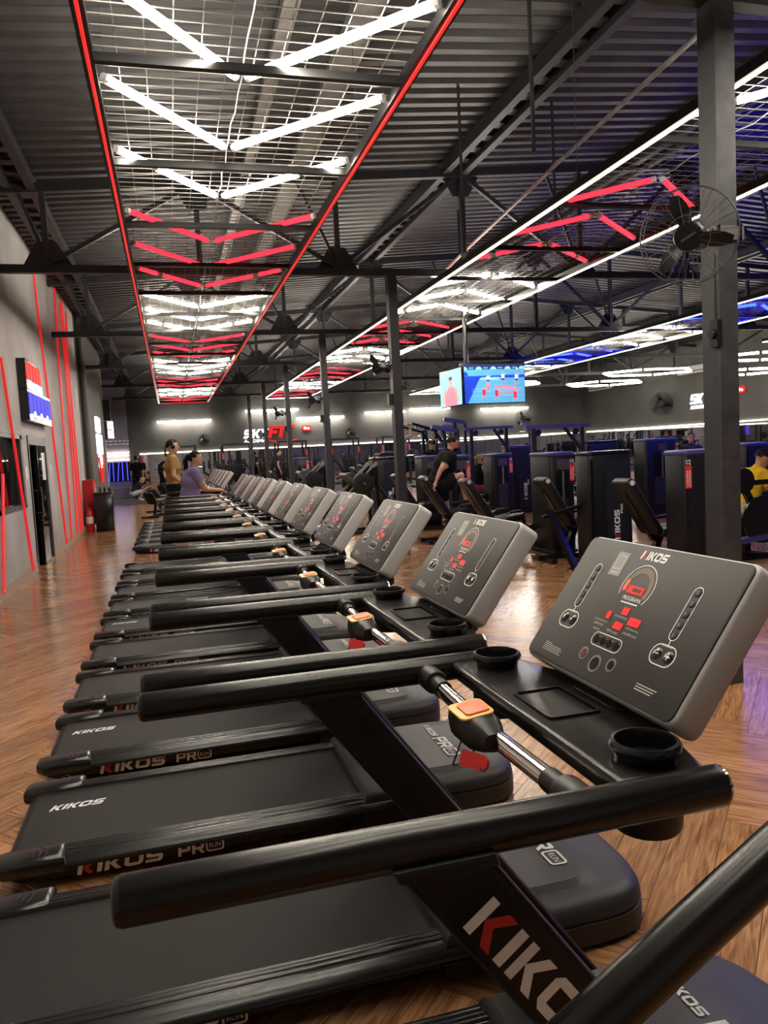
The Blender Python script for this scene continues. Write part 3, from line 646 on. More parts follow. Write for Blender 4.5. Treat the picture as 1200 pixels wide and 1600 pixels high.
# ================================================================== TREADMILLS
def treadmill(label, y, extra=True):
    # local frame: x along the belt towards the console, origin on the floor at x = 0.3 in the hall
    t = thing('treadmill', label, 'treadmill', (.3, y, 0), 0, 'row of treadmills'); O = T(-.3, 0, 0)
    def B(g, n, m, p=t, **k): return g.build(n, m, p, **k)
    # deck
    g = MB(); g.prism([(x - .3, yy) for x, yy in [(.98, -.34), (.98, .34), (-.64, .34), (-.70, .30), (-.70, -.30), (-.64, -.34)]], .075, T(0, 0, .028), .012); B(g, 'deck_base', 'black')
    g = MB(); g.box(-.66, .98, -.275, .275, .10, .114, X=O); g.tube([(-.965, -.275, .085), (-.965, .275, .085)], .0275, 12); B(g, 'belt', 'belt')
    for s in (-1, 1):
        g = MB()
        prof = [(.270, .104), (.270, .122), (.277, .128), (.286, .130), (.291, .125), (.295, .130), (.305, .130), (.309, .124), (.313, .129), (.325, .127), (.329, .121), (.333, .125), (.350, .120), (.366, .113), (.380, .102), (.387, .092), (.387, .084), (.345, .078)]
        prof = [(s*a, b) for a, b in prof]; n = len(prof); vs = [(x - .3, a, b) for x in (-.50, 1.0) for a, b in prof]
        fs = [(i, i+1, n+i+1, n+i) if s < 0 else (i+1, i, n+i, n+i+1) for i in range(n-1)]; g.add(vs, fs); g.add([vs[i] for i in range(n)], [tuple(range(n))]); B(g, 'side_rail', 'rail', angle=70)
        g = MB(); P = [(-.735, .285), (-.735, .350), (-.70, .388), (-.48, .390), (-.48, .27), (-.60, .262), (-.70, .268)]
        P = [(a - .3, s*b) for a, b in P]; P = P[::-1] if s > 0 else P
        g.prism(P, .072, T(0, 0, .064), .026, nb=3); cap = B(g, 'rear_cap', 'rail')
        g = MB()
        for q in range(3): g.torus(.03 + .022*q, .0015, T(-.3 - .62, s*.345, .1365), 8, 4, a0=-.6 if s > 0 else -.5, a1=.9)
        B(g, 'cap_ridges', 'steel_grey', cap)
    # motor hood
    def outline(i, x1, e=.42, xm=1.04, hw=.365):
        p = [(.66 + i - .3, -hw + i)]
        for k in range(21):
            a = -PI/2 + PI*k/20; p.append((xm - .3 + (x1 - xm)*abs(math.cos(a))**e, (hw - i)*math.copysign(abs(math.sin(a))**.62, a)))
        return p + [(.66 + i - .3, hw - i)]
    rings = [(outline(0, 1.40), .02), (outline(0, 1.40), .085), (outline(.006, 1.392), .088), (outline(.006, 1.392), .096), (outline(0, 1.398), .099), (outline(.004, 1.394), .122), (outline(.012, 1.385), .138), (outline(.028, 1.368), .150), (outline(.050, 1.345), .156), (outline(.085, 1.27, .5), .160), (outline(.105, 1.235, .5), .176)]
    g = MB(); n = 23
    for p, z in rings: g.v += [(a, b, z) for a, b in p]
    for k in range(len(rings)-1):
        for i in range(n): j = (i+1) % n; g.f.append((k*n+i, k*n+j, (k+1)*n+j, (k+1)*n+i))
    o = len(g.v) - n
    g.f.append(tuple(range(o, o+n))); g.mi = [0]*len(g.f); hood = B(g, 'motor_hood', 'satin', angle=28)
    X = frame((1.10 - .3, .065, .1795), (0, -1, 0), (1, 0, -.02)); g = MB()
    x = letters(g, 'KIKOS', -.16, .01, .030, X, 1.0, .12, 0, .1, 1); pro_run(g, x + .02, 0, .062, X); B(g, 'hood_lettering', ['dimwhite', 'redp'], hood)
    # side lettering on the deck skirt, near side
    X = frame((-.45 - .3, -.3415, .026), (1, 0, 0), (0, 0, 1)); g = MB(); x = letters(g, 'KIKOS', 0, 0, .048, X, 1.25, .16, 0, .2, 1); pro_run(g, x + .05, 0, .048, X); B(g, 'skirt_lettering', ['white', 'redp'])
    # uprights, handrails
    for s in (-1, 1):
        g = MB(); sl = .73; c = s*.405
        P = [(.260, .972), (.398, .972), (.41 + sl*.90, .055), (.41 + sl*.90, .03), (.272 + sl*.925, .03)]
        g.prism([(a - .3, b) for a, b in P][::-1], .062, T(0, c + .031, 0) @ RX(PI/2), .014, nb=3)
        up = B(g, 'upright', 'upright')
        g = MB(); g.prism([(a - .3, b) for a, b in [(.258, .964), (.250, .985), (.400, .985), (.408, .964)]][::-1], .066, T(0, c + .033, 0) @ RX(PI/2), .006); B(g, 'collar', 'black', up)
        X = frame((.369 - .3, c - .0318, .905), (sl, 0, -1), (1, 0, sl)) if s < 0 else None
        if s < 0: g = MB(); letters(g, 'KIKOS', 0, -.030, .060, X, 1.0, .18, 0, .0, 1); B(g, 'upright_lettering', ['white', 'redp'], up)
        if s > 0: g = MB(); g.prism(rrect(.05, .02, .009), .003, frame((.38 + sl*.05 - .3, c - .0325, .89), (sl, 0, -1), (1, 0, sl))); B(g, 'cover_plug', 'gloss', up)
        g = MB(); g.tube([(-.112-.3, s*.4, 1.0), (-.108-.3, s*.4, 1.0), (-.1-.3, s*.4, 1.0), (.79-.3, s*.4, 1.0), (.797-.3, s*.4, 1.0), (.80-.3, s*.4, 1.0)], [.024, .030, .0328, .0328, .032, .028], 20); hr = B(g, 'handrail', 'matte', angle=50)
        g = MB(); g.lathe([(.0318, 0), (.0325, .003), (.029, .005), (.026, .006), (.0, .0062)], T(.797-.3, s*.4, 1.0) @ RY(PI/2), 20); B(g, 'end_ring', 'chrome', hr)
        # collars of the pulse bar on the rails
        g = MB(); g.lathe([(.030, 0), (.030, .05), (.027, .06), (.024, .062)], T(.575-.3, s*.372, .992) @ RX(PI/2*s), 16); B(g, 'bar_collar', 'black', hr)
    # pulse bar with stop switch
    for s in (-1, 1):
        g = MB(); g.tube([(.575-.3, s*.315, .99), (.572-.3, s*.06, .985)], .0185, 14); pb = B(g, 'pulse_grip', 'chrome')
        g = MB(); g.tube([(.575-.3, s*.335, .991), (.575-.3, s*.26, .989)], .0215, 14); B(g, 'grip_sleeve', 'black', pb)
    g = MB(); secs = [(-.10, .021, .021), (-.072, .031, .033), (-.042, .040, .042), (.038, .042, .044), (.070, .034, .034), (.095, .021, .021)]
    vs = []; fs = []; nn = 16
    for q, (yy, rx, rz) in enumerate(secs):
        for k in range(nn):
            a = 2*PI*k/nn; ca, sa = math.cos(a), math.sin(a); f = abs(ca)**.7*(1 if ca > 0 else -1), abs(sa)**.7*(1 if sa > 0 else -1)
            vs.append((.56-.3 + rx*f[0], .03 + yy, .985 + rz*f[1]*.85))
    for q in range(len(secs)-1):
        for k in range(nn): j = (k+1) % nn; fs.append((q*nn+j, q*nn+k, (q+1)*nn+k, (q+1)*nn+j))
    fs += [tuple(range(nn)), tuple(range(5*nn+nn-1, 5*nn-1, -1))]; g.add(vs, fs); sw = B(g, 'switch_housing', 'black')
    g = MB(); g.prism(rrect(.074, .095, .016), .006, T(.553-.3, .035, 1.0155) @ RY(-.12), .002); B(g, 'switch_frame', 'yellow', sw)
    g = MB(); g.prism(rrect(.052, .066, .01), .006, T(.557-.3, .032, 1.0200) @ RY(-.12), .002); B(g, 'stop_button', 'orange', sw)
    # safety key on its cord
    g = MB(); g.prism([(0, .013), (0, -.013), (.042, -.013), (.052, -.006), (.053, .005), (.047, .013)][::-1], .010, frame((.495-.3, -.055, .962), (.62, -.75, -.06), (-.35, -.3, -.9)), .002); key = B(g, 'safety_key', 'keyred')
    g = MB(); g.tube([(.53-.3, .03, .965), (.50-.3, .01, .92), (.50-.3, -.05, .945), (.505-.3, -.06, .955)], .0018, 5); g.tube([(.53-.3, -.03, .965), (.515-.3, -.07, .955), (.52-.3, -.10, .948)], .0018, 5); B(g, 'key_cord', 'gloss', key)
    # tray bridge
    g = MB(); P = [(.635, .378), (.635, -.378), (.80, -.378), (.835, -.25), (.865, -.16), (.865, .16), (.835, .25), (.80, .378)]
    g.prism([(a-.3, b) for a, b in P], .042, T(0, 0, .978), .016, nb=3); tr = B(g, 'tray', 'matte', angle=40)
    for s in (-1, 1):
        g = MB(); g.lathe([(.040, -.075), (.044, -.075), (.050, .0), (.052, .018), (.058, .019), (.060, .026), (.056, .033), (.050, .034), (.047, .02), (.041, -.068), (0, -.068)], T(.73-.3, s*.305, 1.018), 24); B(g, 'cup_holder', 'gloss', tr, angle=50)
        g = MB(); g.lathe([(.054, -.098), (.058, -.09), (.062, -.025)], T(.73-.3, s*.305, 1.0), 20); B(g, 'cup_sleeve', 'black', tr)
    X = T(.725-.3, 0, 1.0205); g = MB(); a = rrect(.115, .175, .012); b = rrect(.100, .160, .007)
    g.strip(a, b, X, 0, .004); g.strip(b, rrect(.098, .158, .006), X, 0, .0); g.strip(a, [(p[0]*1.01, p[1]*1.01) for p in a], X, 0, 0); g.add([(p[0], p[1], .004) for p in a] + [(p[0], p[1], -.002) for p in a], [(i, n_, 20+n_, 20+i) for i in range(20) for n_ in [(i+1) % 20]], 0, X); g.flat(b, X, 0, .0005); B(g, 'phone_rest', 'gloss', tr)
    g = MB(); g.prism(rrect(.10, .20, .03), .10, frame((.85-.3, 0, .985), (.8, 0, .6), (0, 1, 0)) @ T(0, 0, -.05) @ RY(.3), .02); B(g, 'console_neck', 'gloss')
    # console
    u = Vector((0, -1, 0)); dn = Vector((-.195, 0, -.265)).normalized(); X = frame((.992-.3, .2785, 1.318), u, -dn)       # x: user's left to right, y: up, z: towards the user
    W, Hh = .557, .329; cx, cy = W/2, -Hh/2
    g = MB(); g.prism([(cx + p[0], cy + p[1]) for p in rrect(W + .006, Hh + .006, .022)], .068, X @ T(0, 0, -.0685), .010, nb=3); con = B(g, 'console', 'silver')
    g = MB(); g.prism([(cx + p[0], cy + p[1]) for p in rrect(W - .006, Hh - .006, .018)], .004, X @ T(0, 0, -.002), .0015); B(g, 'face_panel', 'face', con)
    Z = .0026
    g = MB(); letters(g, 'KIKOS', .224, -.036, .021, X, .82, .14, 0, .18, 1, Z); B(g, 'console_lettering', ['white', 'redp'], con)
    g = MB(); g.flat(R4(.142, -.088, .186, -.028), X, 0, Z); a = [(.164 + p[0], -.054 + p[1]) for p in rrect(.032, .036, .004)]; g.strip(a, [(.164 + p[0], -.054 + p[1]) for p in rrect(.026, .030, .002)], X, 1, Z + .0003); g.flat(R4(.15, -.082, .178, -.078), X, 1, Z + .0003); B(g, 'label_sticker', ['greycard', 'dimwhite'], con)
    # gauge
    gc = (.270, -.102)
    arc = lambda r, a0, a1, n=20: [(gc[0] + r*math.cos(math.radians(a0 + (a1-a0)*k/n)), gc[1] + r*1.02*math.sin(math.radians(a0 + (a1-a0)*k/n))) for k in range(n+1)]
    g = MB(); g.strip(arc(.0545, -38, 205), arc(.0525, -38, 205), X, 0, Z, False); g.flat(R4(.242, -.1415, .302, -.1385), X, 0, Z); put_text(g, 'PROGRAMA', .242, -.134, .064, .0095, X, 0, Z); B(g, 'gauge_print', 'white', con)
    g = MB(); g.strip(arc(.047, -30, 160), arc(.034, -30, 160), X, 0, Z, False); B(g, 'gauge_band', 'amberdim', con)
    g = MB(); g.strip(arc(.047, 160, 198), arc(.034, 160, 198), X, 0, Z, False); B(g, 'gauge_band_lit', 'amberlit', con)
    for q, (a, b, c, d, f) in enumerate(((.242, .298, .1, .118, 0), (.200, .237, .168, .186, .62), (.252, .289, .150, .167, .4), (.303, .342, .167, .185, 0), (.25, .294, .186, .202, .33))):
        g = MB(); g.flat(R4(a, -d, b, -c), X, 1, Z); g.flat(R4(a + (b-a)*f, -d, b, -c), X, 0, Z + .0004)
        if q == 0: g.flat(R4(a + .018, -d + .005, b - .008, -c - .004), X, 1, Z + .0006)
        B(g, 'display', ['led', 'leddim'], con)
    g = MB()
    for tx, a, v, w in (('INCLINAÇÃO (%)', .190, .196, .048), ('HEART RATE', .195, .206, .036), ('PACE (M)', .203, .218, .024), ('VELOCIDADE (km/h)', .250, .176, .046), ('TEMPO (min/s)', .25, .212, .040), ('DISTÂNCIA (km)', .306, .194, .045), ('CALORIAS (kcal)', .305, .206, .048)): put_text(g, tx, a, -v, w, .0055, X, 0, Z)
    for q in range(5): g.flat(R4(.062, -.287 - q*.0045, .062 + (.03 if q == 0 else .08 - .006*(q % 2)), -.2855 - q*.0045), X, 0, Z)
    for q in range(3): g.flat(R4(.425, -.286 - q*.0055, .425 + (.062 - .006*q), -.284 - q*.0055), X, 0, Z)
    B(g, 'small_print', 'dimwhite', con)
    def ring(g, c, w, h, r, th, m=0): g.strip([(c[0]+p[0], c[1]+p[1]) for p in rrect(w, h, r)], [(c[0]+p[0], c[1]+p[1]) for p in rrect(w-2*th, h-2*th, r-th)], X, m, Z)
    def ell(g, c, r, n, ry=None, th=None, m=0):
        ry = ry or r
        if th: g.strip(circ(r, n, c[0], c[1], ry), circ(r-th, n, c[0], c[1], ry-th), X, m, Z)
        else: g.flat(circ(r, n, c[0], c[1], ry), X, m, Z)
    g = MB(); ring(g, (.272, -.235), .108, .032, .015, .0018)
    for ux, tx in ((.0975, 0), (.4495, 0)):
        ring(g, (ux, -.1265), .027, .118, .0134, .0017); g.flat(R4(ux-.001, -.195, ux+.001, -.185), X, 0, Z); ring(g, (ux, -.217), .072, .044, .021, .0022)
    put_text(g, 'INCLINAÇÃO', .082, -.1995, .032, .004, X, 0, Z + .0004); put_text(g, 'VELOCIDADE', .433, -.1995, .032, .004, X, 0, Z + .0004)
    g.flat([(.257, -.243), (.263, -.243), (.263, -.233), (.266, -.233), (.260, -.226), (.254, -.233), (.257, -.233)], X, 0, Z + .001); g.flat([(.281, -.227), (.287, -.227), (.287, -.237), (.290, -.237), (.284, -.244), (.278, -.237), (.281, -.237)], X, 0, Z + .001)
    B(g, 'button_outlines', 'white', con)
    for c, r, m in (((.22, -.275), .0145, 'brownring'), ((.274, -.286), .019, 'dimwhite'), ((.326, -.275), .0145, 'pinkring')):
        g = MB(); ell(g, c, r, 18, th=.0012); ell(g, c, r - .003, 18, th=.0007); B(g, 'round_key_print', m, con)
        g = MB(); g.lathe([(r-.004, 0), (r-.005, .0012), (0, .0016)], X @ T(c[0], c[1], .0023), 14); B(g, 'button', 'leddim' if m == 'brownring' else 'gloss', con)
    if extra:
        bp = [(.0975, -.080 - q*.0235, .0095) for q in range(5)] + [(.4495, -.080 - q*.0235, .0095) for q in range(5)] + [(.081, -.217, .013), (.114, -.217, .013), (.433, -.217, .013), (.466, -.217, .013)] + [(.236 + .024*q, -.235, .0105) for q in range(4)]
        for q, (a, b, r) in enumerate(bp):
            g = MB(); g.lathe([(r, 0), (r*.85, .0013), (0, .0016)], X @ T(a, b, .0023), 12)
            B(g, 'button', 'shroud2' if q < 10 else 'gloss', con)
            if q < 10:
                g = MB(); put_text(g, ('15', '12', '9', '6', '3')[q % 5], a-.004, b-.004, .008 if q % 5 < 2 else .005, .008, X @ T(0, 0, .0042), 0); B(g, 'button_print', 'greycard', con)
            if q == 13: g = MB(); g.flat(R4(a-.006, b-.0013, a+.006, b+.0013), X @ T(0, 0, .0043)); g.flat(R4(a-.0013, b-.006, a+.0013, b+.006), X @ T(0, 0, .0044)); B(g, 'plus_mark', 'white', con)
            if q == 12: g = MB(); g.flat(R4(a-.006, b-.0012, a+.006, b+.0012), X @ T(0, 0, .0043)); B(g, 'minus_mark', 'dimwhite', con)
    return t
def belt_print(t, x, yy):
    g = MB(); letters(g, 'KIKOS', x - .3, yy, .05, frame((0, 0, .1146), (1, 0, 0), (0, 1, 0)), .82, .15, 0, .35); g.build('belt_lettering', 'white', t)
CY = [1.40, 2.36, 3.33, 4.30, 5.25, 6.20, 7.16, 8.12, 9.08, 10.04, 11.1, 13.95, 14.9, 15.85, 16.8, 17.75, 18.7]
TL = ['nearest treadmill, its handrail and console filling the lower right', 'second treadmill from the near end with red key hanging from its bar', 'third treadmill in the row, white lettering near its belt end', 'fourth treadmill in the row, lettering near its belt end', 'fifth treadmill from the near end of the row',
      'sixth treadmill from the near end of the row', 'seventh treadmill, nearest of the three consoles past the sixth', 'eighth treadmill, middle of the three consoles past the sixth', 'ninth treadmill, farthest of the three consoles past the sixth', 'tenth treadmill, nearer console of the pair before the woman', 'eleventh treadmill, its console last before the gap where the woman stands',
      'treadmill with bare lettered side just behind the woman, the man walks on it', 'first treadmill beyond the walking man', 'second treadmill beyond the walking man', 'third treadmill beyond the walking man', 'fourth treadmill beyond the walking man', 'farthest treadmill at the end of the row']
TM = []
base_t = treadmill(TL[0], CY[0]); TM.append(base_t)
SIMPLE = ('button', 'button_print', 'plus_mark', 'minus_mark')
for k in range(1, len(CY)):
    c = copy_tree(base_t, None, SIMPLE if k > 4 else ()); c.location = (.3, CY[k], 0); c['label'] = TL[k]; TM.append(c)
for k, x, yy in ((2, -.60, .07), (3, -.62, .05), (6, -.62, .08), (7, .05, .02)): belt_print(TM[k], x, yy)

# slanted bar of a machine standing at the near end of the row
sb = thing('elliptical_bar_stand', 'thick matte black bar slanting across the near right corner of the photo', 'exercise machine', (-.2, .8, 0))
g = MB(); g.tube([(-.05, 0, .03), (.0, 0, .20), (.1, 0, .50), (.19, 0, .566), (.65, 0, .839), (.912, 0, .996), (1.3, 0, 1.228), (1.36, 0, 1.25)], [.034]*7 + [.02], 20); g.build('bar', 'matte', sb, angle=50)
g = MB(); g.prism(rrect(.5, .12, .04), .03, T(-.05, 0, 0), .01); g.build('base_plate', 'black', sb)

# ================================================================== FANS AND SCREENS
def fan(label, X, R, mount):
    # local: z is the blowing direction, fan centre at the origin; mount = bracket end in local coordinates
    f = bpy.data.objects.new('cage_fan', None); COL.objects.link(f); f.matrix_world = X; tag(f, label, 'fan', 'cage fans')
    g = MB(); g.torus(R, .0045, T(0, 0, .02), 40, 6); g.torus(R*.97, .003, T(0, 0, -.05), 40, 5); g.torus(R*.45, .002, T(0, 0, .075), 24, 5); g.torus(R*.3, .003, T(0, 0, -.105), 24, 5); g.build('cage_ring', 'steel_grey', f)['kind'] = 'stuff'
    g = MB(); n = 36 if R < .28 else 60
    for k in range(n):
        a = 2*PI*k/n; c, s = math.cos(a), math.sin(a)
        g.tube([(c*R*.3, s*R*.3, -.105), (c*R*.75, s*R*.75, -.09), (c*R*.97, s*R*.97, -.05), (c*R, s*R, .02)], max(.0014, R*.012 if R > .28 else 0), 4, caps=False)
        if k % 2 == 0: g.tube([(c*R*.25, s*R*.25, .085), (c*R*.7, s*R*.7, .07), (c*R, s*R, .02)], max(.0012, R*.012 if R > .28 else 0), 4, caps=False)
    o = g.build('cage_wires', 'steel_grey' if R < .28 else 'black', f); o['kind'] = 'stuff'
    for k in range(3):
        g = MB(); vs = []; fs = []
        for q in range(7):
            t = q / 6; r = R*(.2 + .68*t); w = R*(.14 + .26*math.sin(PI*min(1, t*.8 + .15))); tw = .75 - .45*t; off = R*.10*t
            for e in (-1, 1):
                y = e*w/2 + off; vs.append((r, y*math.cos(tw), y*math.sin(tw)*.8 + .003)); 
            for e in (-1, 1):
                y = e*w/2 + off; vs.append((r, y*math.cos(tw), y*math.sin(tw)*.8 - .003))
        for q in range(6):
            a = q*4; b = a + 4; fs += [(a, a+1, b+1, b), (a+3, a+2, b+2, b+3), (a, b, b+2, a+2), (a+1, a+3, b+3, b+1)]
        fs += [(0, 2, 3, 1), (24, 25, 27, 26)]
        g.add(vs, fs, 0, RZ(2*PI*k/3 + 1.75)); g.build('blade', 'upright', f, angle=60)
    g = MB(); g.lathe([(R*.31, -.02), (R*.31, .03), (R*.29, .045), (0, .047)], None, 24); g.box(-R*.18, R*.18, -.012, .012, .0475, .048); h = g.build('hub', 'upright', f)
    g = MB(); g.box(-R*.17, R*.17, -.006, .006, .0485, .049, X=RZ(.45)); g.build('hub_badge', 'steel_grey', h)
    g = MB(); g.lathe([(R*.12, -.03), (R*.20, -.08), (R*.24, -.11), (R*.24, -.2), (R*.17, -.24), (0, -.25)], None, 18); g.build('motor', 'acwhite', f)
    g = MB()
    for k in range(10): a = 2*PI*k/10; g.cbox((R*.245*math.cos(a), R*.245*math.sin(a), -.16), (.012, .012, .08))
    o = g.build('motor_vents', 'black', f); o['kind'] = 'stuff'
    g = MB(); m_ = Vector(mount); g.tube([(0, 0, -.2), (m_.x*.5, m_.y*.5 - .02, m_.z*.6 - .1), tuple(m_)], .014, 8); g.cbox(tuple(m_), (.05, .07, .05)); g.build('bracket', 'steel_grey', f)
    return f
def look(o, d, roll=0):
    z = Vector(d).normalized(); x = Vector((0, 0, 1)).cross(z).normalized(); y = z.cross(x)
    return Matrix(((x.x, y.x, z.x, o[0]), (x.y, y.y, z.y, o[1]), (x.z, y.z, z.z, o[2]), (0, 0, 0, 1))) @ RZ(roll)
def fan_at(label, o, d, R, world_mount, roll=0):
    X = look(o, d, roll); return fan(label, X, R, X.inverted() @ Vector(world_mount))
fan_at('black cage fan with white motor on the near steel column', (2.90, 3.80, 2.665), (-.66, -.68, -.30), .262, (3.185, 3.93, 2.72))
g = MB(); g.box(-.085, .085, -.10, -.081, 2.68, 2.76); g.box(-.1, -.066, -.1, .1, 2.68, 2.76); g.box(.066, .1, -.1, .1, 2.68, 2.76)
tag(g.build('fan_clamp', 'steel_pale', loc=(3.255, 4.0, 0)), 'pale metal clamp plates holding the fan to the near column', 'clamp')
fan_at('cage fan with white motor on the second column from the front', (2.95, 10.75, 2.72), (-.7, -.6, -.3), .24, (3.18, 10.85, 2.75))
fan_at('cage fan with white motor on the third column from the front', (2.95, 16.05, 2.66), (-.7, -.6, -.3), .24, (3.18, 16.15, 2.7))
fan_at('cage fan on the fourth column, above the lit sign', (2.95, 21.45, 2.7), (-.7, -.6, -.3), .24, (3.18, 21.55, 2.7))
fan_at('large round cage fan on the right wall beside the lit sign', (20.45, 28.85, 2.9), (-.75, -.66, 0), .5, (20.79, 28.95, 2.9))
fan_at('round cage fan at the right end of the back wall', (17.2, 35.6, 2.75), (-.3, -.95, 0), .42, (17.3, 35.97, 2.75))
fan_at('small dark fan on the back wall between the columns', (8.3, 35.7, 2.4), (.2, -.95, -.1), .3, (8.3, 35.97, 2.4))
fan_at('small dark fan on the back wall over the walking man', (1.5, 35.7, 2.4), (.5, -.9, -.1), .3, (1.5, 35.97, 2.4))

# hanging screens: flat pictures shown by the panels
def screen(name, label, X, W, H, draw):
    s = bpy.data.objects.new(name, None); COL.objects.link(s); s.matrix_world = X; tag(s, label, 'screen')
    g = MB(); g.prism(rrect(W + .03, H + .03, .01), .05, T(0, 0, -.05), .004); g.prism(rrect(W*.6, H*.6, .03), .03, T(0, -.02, -.08), .01); g.build('housing', 'gloss', s)
    g = MB(); mats = draw(g, W, H); p = g.build('picture', mats, s); return s
def court(g, W, H):
    mm = ['scr_blue', 'scr_deep', 'scr_sky', 'scr_pink', 'scr_red', 'scr_white', 'scr_skin', 'scr_dark']; x0, y0 = -W/2, -H/2; P = lambda a, b: (x0 + a*W, y0 + b*H)
    g.flat([P(0, 0), P(1, 0), P(1, 1), P(0, 1)], None, 1, .001); g.flat([P(0, .86), P(1, .86), P(1, 1), P(0, 1)], None, 7, .0014)
    for k in range(5): c = P(.04 + .23*k, .86); g.flat([(c[0] + .05*W*math.cos(PI*q/8), c[1] + .075*H*math.sin(PI*q/8)) for q in range(9)], None, 2, .0018); c = P(.15 + .23*k, .90); g.flat(circ(.045*W, 12, c[0], c[1], .02*H), None, 0, .0018)
    g.flat([P(.0, .68), P(1, .70), P(1, .86), P(0, .86)], None, 0, .0016); g.flat([P(.02, .70), P(.10, .70), P(.08, .8), P(.02, .8)], None, 1, .002)
    g.flat([P(.08, .0), P(1, .0), P(1, .64), P(.28, .64)], None, 0, .0018); g.flat([P(0, .64), P(.28, .64), P(1, .66), P(1, .71), P(0, .69)], None, 1, .002)
    g.flat([P(.28, .60), P(.58, .58), P(.60, .66), P(.30, .66)], None, 2, .0022)
    for a, b, c in ((.50, .40, .85), (.60, .33, .92), (.58, .22, .86)): g.flat([P(a, b), P(c, b), P(c, b + .045), P(a + .02, b + .045)], None, 3, .0022)
    for y in (.18, .30, .36): g.flat([P(.15, y), P(.98, y), P(.98, y + .008), P(.15, y + .008)], None, 2, .0024)
    def man(x, y, s, shirt, sh):
        g.flat(circ(.012*W*s, 8, *P(x, y + .19*s)), None, 6, .003); g.flat([P(x - .02*s, y + .08*s), P(x + .02*s, y + .08*s), P(x + .024*s, y + .17*s), P(x - .024*s, y + .17*s)], None, shirt, .0028)
        g.flat([P(x - .02*s, y + .05*s), P(x + .02*s, y + .05*s), P(x + .02*s, y + .09*s), P(x - .02*s, y + .09*s)], None, sh, .0029)
        for e in (-1, 1): g.flat([P(x + e*.012*s - .006, y + .05*s), P(x + e*.012*s + .006, y + .05*s), P(x + e*.03*s + .006, y - .03*s), P(x + e*.03*s - .006, y - .03*s)], None, 6, .0027)
        g.flat([P(x + .02*s, y + .14*s), P(x + .05*s, y + .19*s), P(x + .05*s, y + .21*s), P(x + .015*s, y + .17*s)], None, 6, .003)
    man(.41, .50, 1.1, 5, 7); man(.65, .52, 1.2, 5, 7); man(.87, .50, 1.2, 5, 7); man(.34, .13, 1.3, 4, 4); man(.40, .30, 1.0, 3, 4); man(.54, .10, 1.3, 4, 4); man(.84, .05, 1.3, 4, 4)
    g.flat(circ(.015*W, 10, *P(.88, .87)), None, 5, .003); return mm
def portrait(g, W, H):
    x0, y0 = -W/2, -H/2; P = lambda a, b: (x0 + a*W, y0 + b*H)
    g.flat([P(0, 0), P(1, 0), P(1, 1), P(0, 1)], None, 0, .001)
    g.flat([P(.22, 0), P(.8, 0), P(.78, .35), P(.62, .55), P(.42, .55), P(.25, .35)], None, 1, .0016)
    for e in (-1, 1): g.flat([P(.5 + e*.2, .50), P(.5 + e*.30, .46), P(.5 + e*.36, .1), P(.5 + e*.26, .1)][::-e], None, 2, .0018)
    g.flat([P(.46, .5), P(.56, .5), P(.56, .62), P(.46, .62)], None, 2, .002); c = P(.51, .70); g.flat(circ(.085*W, 14, c[0], c[1], .11*H), None, 2, .0022); c = P(.51, .77); g.flat(circ(.085*W, 14, c[0], c[1], .05*H), None, 3, .0024)
    return ['scr_sky', 'scr_pink', 'scr_skin', 'scr_dark']
screen('hanging_screen', 'wide hanging screen showing a volleyball match on a blue court', frame((5.73, 13.0, 2.65), (1, .03, 0.0), (0, 0, 1)), 1.24, .70, court)
screen('hanging_screen', 'narrow-seen hanging screen turned left, showing a figure in pink on pale blue', frame((4.97, 13.2, 2.60), (.03, -1, 0), (0, 0, 1)), 1.02, .64, portrait)
g = MB(); g.tube([(5.35, 13.35, 2.6), (5.35, 13.35, roof_z(5.35))], .045, 10); g.box(5.3, 5.75, 13.085, 13.4, 2.55, 2.67); g.box(5.055, 5.3, 13.15, 13.4, 2.55, 2.67); tag(g.build('screen_hanger', 'gloss'), 'dark post with crossbar carrying the two hanging screens', 'bracket')
for k, (y, z) in enumerate(((26.9, 4.15), (34.0, 4.1))):
    a = thing('air_conditioner', 'white split air conditioner high on the right wall, ' + ('nearer one' if k == 0 else 'farther one'), 'air conditioner', (XR - .12, y, z), 0, 'air conditioners')
    g = MB(); g.prism(rrect(.22, .32, .06), 1.9, frame((0, 1.0, 0), (1, 0, 0), (0, 0, 1)), .02); g.build('unit_body', 'acwhite', a)
    g = MB(); g.box(-.118, -.111, -.85, .9, -.1, -.06); g.build('air_outlet', 'steel_grey', a)

